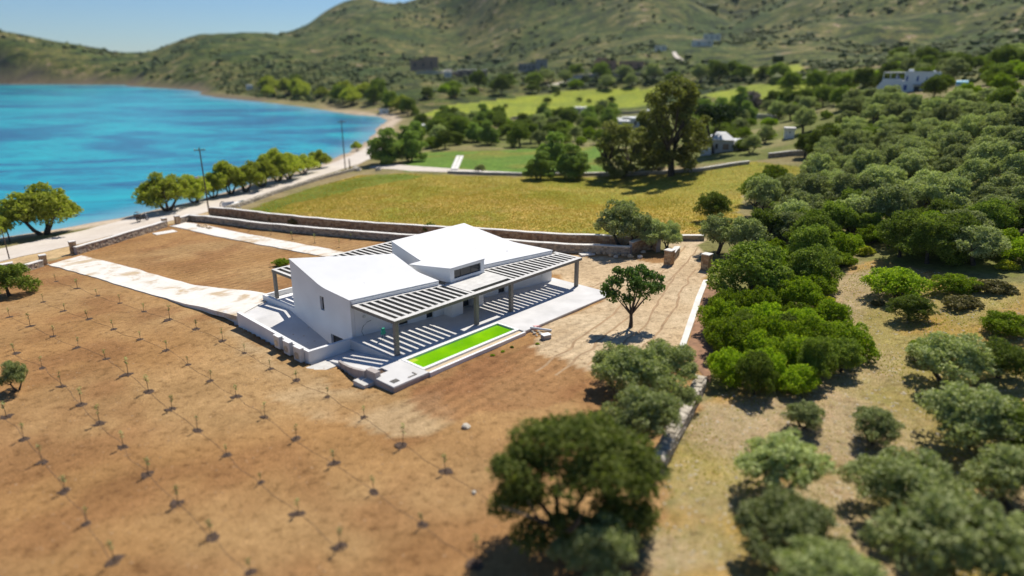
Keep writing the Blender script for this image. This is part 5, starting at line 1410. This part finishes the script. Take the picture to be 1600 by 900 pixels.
# ------------------------------------------------------------------ poles
def pole(u, v, htop, label, arm=1.9, lamp=False, r=.15):
    p = at(u, v); h = htop * mpp(p) / math.cos(PITCH) * 1.02
    root = empty('utility_pole', p, .35)
    MB().tube([(0, 0, -.5), (-.05, 0, h * .5), (-.12, 0, h)], [r, r * .85, r * .65], 8).build('pole', M['wood'], root)
    if arm:
        MB().box(-arm / 2 - .1, arm / 2 - .1, -.06, .06, h - .55, h - .40).build('crossarm', M['wood'], root)
        for x in (-arm / 2, -arm / 6, arm / 6, arm / 2 - .2):
            MB().tube([(x, 0, h - .4), (x, 0, h - .28), (x, 0, h - .16)], [.05, .07, .03], 8).build('insulator', M['acwhite'], root)
    if lamp:
        MB().tube([(0, 0, h * .52), (-.6, -.1, h * .56), (-1.0, -.15, h * .56)], .035, 6).build('lamp_arm', M['metal'], root)
        MB().hexa([(-1.6, -.25, h * .55), (-.9, -.25, h * .55), (-.9, -.02, h * .55), (-1.6, -.02, h * .55)], [(-1.5, -.2, h * .575), (-.95, -.22, h * .575), (-.95, -.05, h * .575), (-1.5, -.07, h * .575)]).build('lamp_head', M['acwhite'], root)
    return tag(root, label, 'pole')
pole(327, 334, 95, 'tall timber utility pole with crossarm and lamp at the field wall corner', 1.9, True)
pole(540, 268, 73, 'timber utility pole with crossarm by the far road bend', 2.2)
pole(15, 405, 45, 'thin post at the left edge beside the coast road', 0, r=.09)
pole(16, 378, 22, 'short dark post under the left edge tamarisk', 0, r=.13)
pole(547, 263, 14, 'short dark post beside the far utility pole', 0, r=.2)

# ------------------------------------------------------------------ motorcycle on the coast road
p = at(224, 346)
mo = empty('motorcycle', (p[0], p[1], p[2] + .06), math.atan2(*(np.array(at(300, 328)[:2]) - np.array(at(224, 346)[:2]))[::-1]))
def wheel(x):
    ty = MB(); k = 24
    pts = [(x + .31 * math.cos(6.2832 * j / k), 0, .36 + .31 * math.sin(6.2832 * j / k)) for j in range(k + 1)]
    ty.tube(pts, .062, 8); w = ty.build('wheel', M['black'], mo)
    rm = MB(); rm.tube([(x + .23 * math.cos(6.2832 * j / k), 0, .36 + .23 * math.sin(6.2832 * j / k)) for j in range(k + 1)], .022, 5)
    for j in range(6): t = 6.2832 * j / 6; rm.tube([(x, 0, .36), (x + .23 * math.cos(t), 0, .36 + .23 * math.sin(t))], .014, 4)
    rm.cyl((x, 0, .36), (0, 1, 0), .06, .14, 10); rm.build('rim', M['metal'], w)
wheel(-.78); wheel(.78)
MB().hexa([(-.25, -.14, .35), (.35, -.14, .35), (.35, .14, .35), (-.25, .14, .35)], [(-.3, -.12, .72), (.3, -.12, .75), (.3, .12, .75), (-.3, .12, .72)]).build('engine', M['dark'], mo)
MB().hexa([(-.05, -.16, .74), (.5, -.13, .72), (.5, .13, .72), (-.05, .16, .74)], [(.0, -.13, 1.0), (.38, -.1, 1.02), (.38, .1, 1.02), (.0, .13, 1.0)]).build('fuel_tank', M['copper'], mo)
MB().hexa([(-.75, -.14, .76), (-.04, -.15, .74), (-.04, .15, .74), (-.75, .14, .76)], [(-.8, -.11, .90), (-.05, -.13, .86), (-.05, .13, .86), (-.8, .11, .90)]).build('seat', M['black'], mo)
fk = MB()
for s in (-.1, .1): fk.tube([(.78, s, .36), (.5, s, 1.05)], .03, 6)
fk.build('fork', M['metal'], mo)
MB().tube([(.35, -.4, 1.12), (.46, -.2, 1.1), (.48, 0, 1.08), (.46, .2, 1.1), (.35, .4, 1.12)], .02, 6).build('handlebar', M['dark'], mo)
MB().cyl((.62, 0, .95), (1, 0, .1), .1, .14, 12).build('headlight', M['acwhite'], mo)
MB().hexa([(.5, -.16, 1.08), (.54, -.16, 1.08), (.54, .16, 1.08), (.5, .16, 1.08)], [(.36, -.13, 1.4), (.39, -.13, 1.4), (.39, .13, 1.4), (.36, .13, 1.4)]).build('windscreen', M['metal'], mo)
MB().hexa([(-1.25, -.28, .92), (-.62, -.28, .92), (-.62, .28, .92), (-1.25, .28, .92)], [(-1.32, -.3, 1.28), (-.6, -.3, 1.28), (-.6, .3, 1.28), (-1.32, .3, 1.28)]).build('top_box', M['canvas'], mo)
for s in (-1, 1): MB().box(-.95, -.4, s * .18 if s > 0 else -.42, .42 if s > 0 else -.18, .45, .82).build('side_case', M['dark'], mo)
rk_ = MB(); rk_.tube([(-1.2, -.25, 1.28), (-1.1, -.25, 1.62), (-.6, -.25, 1.62), (-.45, -.2, 1.2)], .03, 5); rk_.tube([(-1.2, .25, 1.28), (-1.1, .25, 1.62), (-.6, .25, 1.62), (-.45, .2, 1.2)], .03, 5); rk_.box(-1.1, -.6, -.25, .25, 1.60, 1.65)
rk_.build('luggage_rack', M['dark'], mo)
MB().tube([(-.1, .2, .32), (-.6, .24, .3), (-1.0, .24, .42)], [.035, .05, .06], 8).build('exhaust', M['metal'], mo)
MB().tube([(.0, -.1, .35), (.05, -.3, .02)], .02, 5).build('kickstand', M['metal'], mo)
mo.scale = (1.15, 1.15, 1.15)
tag(mo, 'dark motorcycle with brown rear box and rack on the coast road', 'motorcycle')

# boat, board and arch by the road
p = at(372, 322); q2 = at(384, 317)
bo = empty('boat', p, math.atan2(q2[1] - p[1], q2[0] - p[0]))
V, Fs, kk = [], [], 9
for i in range(kk):
    t = i / (kk - 1); x = -2.3 + 4.6 * t; w = .78 * (1 - abs(2 * t - .85) ** 3 * .8) if t < .9 else .78 * .5 * (1 - t) / .1 + .02
    w = max(w, .05); sh_ = .62 + .18 * t ** 2
    V += [(x, -w, sh_), (x, -w * .72, .22), (x, 0, .08), (x, w * .72, .22), (x, w, sh_), (x, w * .9, sh_ - .02), (x, 0, .2), (x, -w * .9, sh_ - .02)]
for i in range(kk - 1):
    for j in range(8): a, b = i * 8 + j, i * 8 + (j + 1) % 8; Fs.append((a, b, b + 8, a + 8))
Fs += [tuple(range(8)), tuple(range((kk - 1) * 8, kk * 8))]
MB().add(V, Fs).build('hull', M['acwhite'], bo)
gs = MB()
for s in (-1, 1): gs.tube([(V[i * 8][0], s * abs(V[i * 8][1]) * 1.01, V[i * 8][2] - .1) for i in range(kk)], .10, 6)
gs.build('gunwale', M['darkgreen'], bo)
for x in (-1.0, .3): MB().box(x - .12, x + .12, -.62, .62, .42, .47).build('thwart', M['wood'], bo)
tag(bo, 'white boat with dark green sides lying along the coast road', 'boat')
p = at(357, 322); o = MB().hexa([(-1.3, -.05, -.1), (1.3, -.05, -.1), (1.3, .05, -.1), (-1.3, .05, -.1)], [(-1.2, .15, .85), (1.25, .15, .8), (1.25, .23, .8), (-1.2, .23, .85)]).build('board', M['white'], None, p, .75); tag(o, 'leaning white board between the black arch and the boat', 'board')
p = at(348, 322); ar = MB(); ar.tube([(-.5 * math.cos(math.pi * k / 10), 0, (.9 if 0 < k < 10 else 0) * math.sin(math.pi * k / 10) + .02) for k in range(11)], .09, 6); tag(ar.build('arch', M['black'], None, p, .7), 'small black arch standing at the roadside left of the boat', 'arch')
p = at(380, 332); o = MB().tube([(0, 0, 0), (-.75, .25, 1.3)], .08, 6).build('leaning_post', M['cap'], None, p); tag(o, 'pale post leaning behind the field wall corner', 'post')
for k, (u, v) in enumerate([(556, 264), (560, 267), (592, 266)]): put_rock(u, v, .9, 'white boulder at the road bend corner of the field', 'white boulders at the bend')
# pale planks on the green field
for u, v, lab in [(707, 266, 'left one of two pale planks lying on the green field'), (713, 266, 'right one of two pale planks lying on the green field')]:
    a = at(u, v); b = at(u + 9, v - 22)
    d = np.array(b[:2]) - np.array(a[:2]); L_ = float(np.hypot(*d))
    o = MB().box(0, L_, -.45, .45, 0, .35).build('plank', M['cap'], None, a, math.atan2(d[1], d[0])); tag(o, lab, 'plank', 'planks on the green field')

# ------------------------------------------------------------------ houses beyond the fields
def wallbox(w, dp, h, material, parent, name='wall', x=0, y=0, z=-3.0):
    return MB().box(x - w / 2, x + w / 2, y, y + dp, z, h).build(name, material, parent)
def win(parent, x, z, w, h, material='blue', y=0.0, frame='white'):
    f = MB(); f.box(x - w / 2 - .08, x - w / 2, y - .06, y + .02, z, z + h); f.box(x + w / 2, x + w / 2 + .08, y - .06, y + .02, z, z + h); f.box(x - w / 2 - .08, x + w / 2 + .08, y - .06, y + .02, z + h, z + h + .08); f.box(x - w / 2 - .12, x + w / 2 + .12, y - .1, y + .02, z - .08, z)
    fo = f.build('window', M[frame], parent)
    MB().box(x - w / 2, x + w / 2, y - .03, y + .05, z, z + h).build('pane' if material == 'glass' else 'shutter', M[material], fo)
def face(p, off=0.0): return math.atan2(p[1], p[0]) - math.pi / 2 + off
# white manor on the hillside
p = at(1418, 144); s = mpp(p); W = 76 * s
mn = empty('manor', p, face(p, -.12)); H2 = 30 * s
wallbox(W * .60, 7, H2, M['white'], mn, x=W * .2); wallbox(W * .40, 7, H2 * .55, M['white'], mn, x=-W * .30, y=.003)
MB().box(-W * .1, W * .5, -.12, .1, H2 * .98, H2 * 1.03).build('parapet', M['white'], mn)
for x in (-.05, .14, .42): win(mn, x * W, H2 * .56, W * .035, H2 * .24)
win(mn, .30 * W, H2 * .62, W * .02, H2 * .14)
win(mn, -.24 * W, H2 * .60, W * .06, H2 * .18, y=1.5)
for x, w in ((-.27, .07), (-.16, .03), (-.06, .06)): win(mn, x * W, H2 * .10, W * w, H2 * .26)
MB().box(.10 * W, .20 * W, -.05, .05, 0, H2 * .30).build('door', M['dark'], mn)
MB().box(.08 * W, .24 * W, -1.4, .1, H2 * .36, H2 * .39).build('door_canopy', M['taupe'], mn)
MB().hexa([(.22 * W, -1.6, H2 * .22), (.38 * W, -1.6, H2 * .22), (.38 * W, 0, H2 * .42), (.22 * W, 0, H2 * .42)], [(.22 * W, -1.6, H2 * .25), (.38 * W, -1.6, H2 * .25), (.38 * W, 0, H2 * .46), (.22 * W, 0, H2 * .46)]).build('awning', M['straw'], mn)
pg_ = MB().box(-W * .5, -W * .12, .2, 5.5, H2 * .93, H2 * .99).build('terrace_roof', M['palewall'], mn)
for x in (-.49, -.36, -.24): MB().box(x * W - .1, x * W + .1, .25, .45, H2 * .55, H2 * .93).build('roof_post', M['white'], pg_)
MB().box(-W * .5, -W * .12, 0.01, .15, H2 * .55, H2 * .66).build('balustrade', M['white'], mn)
MB().hexa([(-W * .72, .2, -3), (-W * .502, .2, -3), (-W * .502, 2, -3), (-W * .72, 2, -3)], [(-W * .72, .2, -1.2), (-W * .502, .2, H2 * .56), (-W * .502, 2, H2 * .56), (-W * .72, 2, -1.2)]).build('outside_stairs', M['white'], mn)
MB().box(-W * .06, W * .02, 2, 3.2, H2, H2 * 1.14).build('chimney', M['white'], mn); MB().box(W * .38, W * .42, 2, 3, H2, H2 * 1.08).build('chimney', M['white'], mn)
tag(mn, 'two storey white manor with blue windows and outside stairs on the hillside', 'house')
# turquoise covered tank
p = at(1502, 137); s = mpp(p); tk = empty('covered_tank', p, face(p))
wallbox(17 * s, 2.2, 5 * s, M['white'], tk, 'tank_wall', z=-1.5)
vs_, fs_ = [], []
for i in range(7):
    t = i / 6 * math.pi
    for x in (-8 * s, 8 * s): vs_.append((x, 1.1 - 1.2 * math.cos(t), 5 * s + 1.0 * math.sin(t)))
for i in range(6): fs_.append((2 * i, 2 * i + 1, 2 * i + 3, 2 * i + 2))
fs_ += [tuple(range(0, 14, 2)), tuple(range(13, 0, -2))]
MB().add(vs_, fs_).build('cover', M['tarp'], tk); tag(tk, 'bright turquoise rounded cover on a white base right of the manor', 'tank')
# white hut
p = at(1233, 217); s = mpp(p); ht = empty('hut', p, face(p, .1)); wallbox(14 * s, 2.6, 14 * s, M['white'], ht); MB().box(-8.5 * s, 8.5 * s, -.3, 2.9, 14 * s + .003, 17 * s).build('roof', M['cap'], ht); win(ht, 0, 9 * s, 2 * s, 2 * s, 'dark', 0)
tag(ht, 'small white hut with a flat overhanging roof', 'hut')
# pale house behind the pine
p = at(1128, 238); s = mpp(p); ph_ = empty('pale_house', p, face(p, .15))
wallbox(34 * s, 6, 19 * s, M['palewall'], ph_)
MB().hexa([(-19 * s, -.6, 19 * s + .003), (19 * s, -.6, 19 * s + .003), (19 * s, 6.6, 19 * s + .003), (-19 * s, 6.6, 19 * s + .003)], [(-7 * s, 2.2, 29 * s), (7 * s, 2.2, 29 * s), (7 * s, 3.8, 29 * s), (-7 * s, 3.8, 29 * s)]).build('roof', M['white'], ph_)
wallbox(22 * s, 5, 11 * s, M['palewall'], ph_, 'wing', x=28.2 * s, y=.8)
MB().hexa([(17.3 * s, .3, 11 * s + .003), (41 * s, .3, 11 * s + .003), (41 * s, 6.2, 11 * s + .003), (17.3 * s, 6.2, 11 * s + .003)], [(17.3 * s, 2.6, 19 * s), (34 * s, 2.6, 19 * s), (34 * s, 4.2, 19 * s), (17.3 * s, 4.2, 19 * s)]).build('wing_roof', M['white'], ph_)
win(ph_, 5 * s, 4 * s, 9 * s, 9 * s, 'brownstone', 0, 'palewall'); win(ph_, -9 * s, 5 * s, 4 * s, 8 * s, 'dark', 0, 'palewall'); win(ph_, 27 * s, 3 * s, 4 * s, 5 * s, 'dark', .8, 'palewall')
MB().box(-34 * s, -18 * s, -2.0, -1.4, -1, 6 * s).build('porch_wall', M['white'], ph_)
tag(ph_, 'pale grey house with white roof behind the umbrella pine', 'house')
# kiosk with pink roof
p = at(767, 216); s = mpp(p); ki = empty('kiosk', p, face(p)); wallbox(14 * s, 3, 12 * s, M['basin'], ki); rf = MB(); rf.hexa([(-9 * s, -.4, 12 * s), (9 * s, -.4, 12 * s), (9 * s, 3.4, 12 * s), (-9 * s, 3.4, 12 * s)], [(-4 * s, 1.2, 18 * s), (4 * s, 1.2, 18 * s), (4 * s, 1.8, 18 * s), (-4 * s, 1.8, 18 * s)]); rf.build('roof', M['pink'], ki); win(ki, 0, 4 * s, 4 * s, 5 * s, 'dark'); tag(ki, 'small kiosk with pink roof among the garden trees', 'kiosk')
# simple country houses
def country(u, v, wpx, hpx, label, material, wing=None, windows=3, roof='cap', dp=7, off=0.0, shut='dark', name='country_house', frame=None):
    p = at(u, v); s = mpp(p); r = empty(name, p, face(p, off)); w, h = wpx * s, hpx * s
    wallbox(w, dp, h, M[material], r, z=-4); MB().box(-w / 2 - .2, w / 2 + .2, -.2, dp + .2, h + .003, h + .3).build('roof', M[roof], r)
    for k in range(windows): win(r, -w / 2 + w * (k + .5) / windows, h * .35, max(.9, w * .07), h * .38, shut, 0, frame or material)
    if wing:
        ww, wh, wx = wing[0] * s, wing[1] * s, wing[2] * s
        wallbox(ww, dp * .8, wh, M[wing[3] if len(wing) > 3 else material], r, 'wing', x=wx, y=-1.5, z=-4); MB().box(wx - ww / 2 - .15, wx + ww / 2 + .15, -1.65, dp * .8 - 1.3, wh + .003, wh + .25).build('wing_roof', M[roof], r)
        win(r, wx, wh * .3, max(.9, ww * .12), wh * .4, shut, -1.5, frame or material)
    return tag(r, label, 'house')
country(662, 110, 40, 15, 'brown stone house with two blocks at the left of the far hamlet', 'brownstone', (22, 20, 12), 3, 'brownstone', off=.1)
country(738, 122, 46, 12, 'long low brown stone house in the middle of the far hamlet', 'brownstone', (12, 9, -28), 4, 'cap')
country(830, 112, 40, 12, 'grey stone house with many small windows in the far hamlet', 'greystone', (18, 18, 16), 6, 'greystone')
country(945, 110, 34, 14, 'reddish stone house left one of two on the slope', 'redstone', (16, 18, -6), 2, 'redstone')
country(985, 108, 36, 11, 'reddish stone house right one of two on the slope', 'redstone', None, 3, 'redstone', off=-.2)
country(1098, 72, 30, 9, 'white villa with a lower wing high on the slope', 'warmwhite', (22, 7, -6), 3, 'warmwhite')
country(1112, 64, 26, 10, 'small white upper house directly above the white villa on the slope', 'warmwhite', None, 3, 'warmwhite')
country(1032, 80, 18, 8, 'small white house left of the white hillside villa', 'warmwhite', None, 2, 'warmwhite')
country(905, 178, 26, 9, 'low white flat roofed building beyond the gardens', 'palewall', None, 3, 'white', dp=5)
country(1000, 200, 30, 14, 'pale house half hidden behind the slim eucalyptus', 'palewall', (18, 10, -24), 2, 'white', dp=6)
country(860, 190, 28, 8, 'faded blue shed among the garden trees', 'teal', None, 0, 'teal', dp=4, name='shed')
country(668, 206, 24, 9, 'white low house behind the trees at the road bend', 'white', None, 2, 'white', dp=5)
country(390, 140, 9, 6, 'tiny white house on the headland across the bay', 'white', None, 1, 'white', dp=6)
country(1150, 182, 26, 5, 'low pale ruin right of the umbrella pine', 'palewall', None, 0, 'cap', dp=4)
country(962, 196, 26, 9, 'low pale house between the dark eucalyptus trees', 'palewall', (12, 12, 16), 2, 'white', dp=5)
country(1022, 186, 22, 12, 'pale house glimpsed behind the tallest eucalyptus', 'white', None, 2, 'white', dp=5)
country(700, 121, 12, 8, 'tiny pale house between the brown houses of the hamlet', 'palewall', None, 1, 'white', dp=6)
country(600, 178, 14, 6, 'white beach house at the head of the bay', 'white', None, 1, 'white', dp=5)
stone_wall('garden_wall', 'white garden wall beside the bare bush right of the pine', PX([(1140, 180), (1175, 184), (1212, 187)]), 1.3, material='stone_pale', seed=31, sl=1.2, sh=.5)
stone_wall('hamlet_wall', 'pale retaining wall below the reddish houses on the slope', PX([(895, 122), (930, 121), (1000, 118)]), 2.0, material='stone_pale', seed=32, sl=2.5, sh=.9)
stone_wall('hamlet_wall', 'pale retaining wall below the brown houses of the hamlet', PX([(650, 116), (690, 116), (706, 112)]), 2.0, material='stone_pale', seed=33, sl=2.5, sh=.9)
# tracks on the hill
tag(strip('hill_track', PX([(855, 133), (880, 128), (905, 118), (940, 114)]), PX([(862, 137), (886, 131), (910, 121), (945, 117)]), M['road'], .3, 0, 3, 3), kind='structure')
tag(strip('hill_track', PX([(1335, 124), (1400, 106), (1470, 100), (1600, 90)]), PX([(1337, 128), (1402, 109), (1472, 103), (1602, 93)]), M['road'], .3, 0, 3, 3), kind='structure')
tag(strip('hill_track', PX([(1050, 82), (1053, 90), (1062, 96)]), PX([(1056, 82), (1060, 89), (1070, 96)]), M['road'], .5, 0, 2, 3), kind='structure')

# ------------------------------------------------------------------ grass too fine to count
def tufts(name, poly, n, hmin, hmax, c1, c2, label, seed, wid=.05, dens=None):
    r = np.random.default_rng(seed); lo, hi = poly.min(0), poly.max(0)
    x = r.uniform(lo[0], hi[0], n * 3); y = r.uniform(lo[1], hi[1], n * 3)
    k = inside(poly, x, y)
    if dens is not None: k &= r.random(len(x)) < dens(x, y)
    x, y = x[k][:n], y[k][:n]; m = len(x); z = gz(x, y) - .02
    V = []
    for j in range(3):
        ph = r.uniform(0, 6.28, m); hh = r.uniform(hmin, hmax, m); ln_ = r.uniform(-.5, .5, (m, 2)) * hh[:, None]
        dx, dy = np.cos(ph) * wid * (1 + hh), np.sin(ph) * wid * (1 + hh)
        V.append(np.stack([np.stack([x - dx, y - dy, z], 1), np.stack([x + dx, y + dy, z], 1), np.stack([x + ln_[:, 0], y + ln_[:, 1], z + hh], 1)], 1))
    V = np.stack(V, 1).reshape(-1, 3)
    me = np_mesh(name, V, np.arange(len(V)).reshape(-1, 3), leaf(name + '_blade', c1, c2, .5, 0), tris=True)
    return tag(link(name, me), label, 'grass', kind='stuff')
tufts('dry_grass', FIELD, 60000, .06, .20, (0.36, 0.25, 0.05), (0.60, 0.44, 0.15), 'golden dry grass standing over the large field', 1, .06, lambda x, y: 1 - .75 * np.clip(((x - HO[0]) * HA[0] + (y - HO[1]) * HA[1] - 58) / 30, 0, 1) - .6 * inside(FIELD_GREEN, x, y))
tufts('green_grass', FIELD, 26000, .05, .18, (0.17, 0.20, 0.02), (0.34, 0.34, 0.05), 'green grass mixed into the large golden field', 2, .06, lambda x, y: np.clip(.2 + .9 * fbm(x / 9, y / 9, 3, 3), 0, 1))
tufts('slope_grass', DRYSLOPE, 40000, .02, .085, (0.42, 0.32, 0.15), (0.64, 0.53, 0.32), 'short bleached grass and stubble on the dry slope', 3, .03)
tufts('slope_weeds', DRYSLOPE, 11000, .04, .14, (0.24, 0.24, 0.02), (0.46, 0.42, 0.04), 'yellow green weeds on the dry slope', 4, .04, lambda x, y: np.clip(.1 + 1.0 * fbm(x / 6, y / 6, 3, 8), 0, 1))

def gravel(name, poly, n, smin, smax, material, label, seed):
    r = np.random.default_rng(seed); lo, hi = poly.min(0), poly.max(0)
    x = r.uniform(lo[0], hi[0], n * 3); y = r.uniform(lo[1], hi[1], n * 3); k = inside(poly, x, y) & (y < 110); x, y = x[k][:n], y[k][:n]; m = len(x)
    o8 = np.array([(1, 0, 0), (0, 1, 0), (-1, 0, 0), (0, -1, 0), (0, 0, .45), (0, 0, -.3)]); f8 = np.array([(0, 1, 4), (1, 2, 4), (2, 3, 4), (3, 0, 4), (1, 0, 5), (2, 1, 5), (3, 2, 5), (0, 3, 5)])
    s = smin + (smax - smin) * r.random(m) ** 3
    V = o8[None] * s[:, None, None] * r.uniform(.6, 1.3, (m, 6, 1)) + np.stack([x, y, gz(x, y)], 1)[:, None]
    F_ = (f8[None] + (np.arange(m) * 6)[:, None, None]).reshape(-1, 3)
    return tag(link(name, np_mesh(name, V.reshape(-1, 3), F_, material, tris=True)), label, 'gravel', kind='stuff')
gravel('slope_stones', DRYSLOPE, 7000, .02, .13, plain('slope_limestone', (0.55, 0.47, 0.35), .9, .15, 2, 0), 'pale loose stones strewn over the dry slope', 5)
gravel('soil_clods', PROPERTY, 14000, .02, .10, plain('dry_clod', (0.42, 0.27, 0.14), .95, .2, 2, 0), 'dry clods of earth over the soil plots', 6)

# ------------------------------------------------------------------ the air itself: far hills fade a little
hz_m = bpy.data.materials.new('thin_haze'); hz_m.use_nodes = True
nt = hz_m.node_tree; nt.nodes.clear()
ov = nt.nodes.new('ShaderNodeOutputMaterial'); pv = nt.nodes.new('ShaderNodeVolumePrincipled')
pv.inputs['Color'].default_value = (0.78, 0.88, 1.0, 1); pv.inputs['Density'].default_value = 0.00004; pv.inputs['Anisotropy'].default_value = 0.2
nt.links.new(pv.outputs[0], ov.inputs['Volume'])
zt = float(max(Z.max(), 60)) + 12
haze = MB().box(GX[0] - 20, GX[-1] + 20, GY[0] - 20, GY[-1] + 20, float(ZG.min()) - 1.5, zt).build('haze', hz_m)
haze['kind'] = 'stuff'; haze['label'] = 'thin blue haze over the whole bay'; haze['category'] = 'haze'
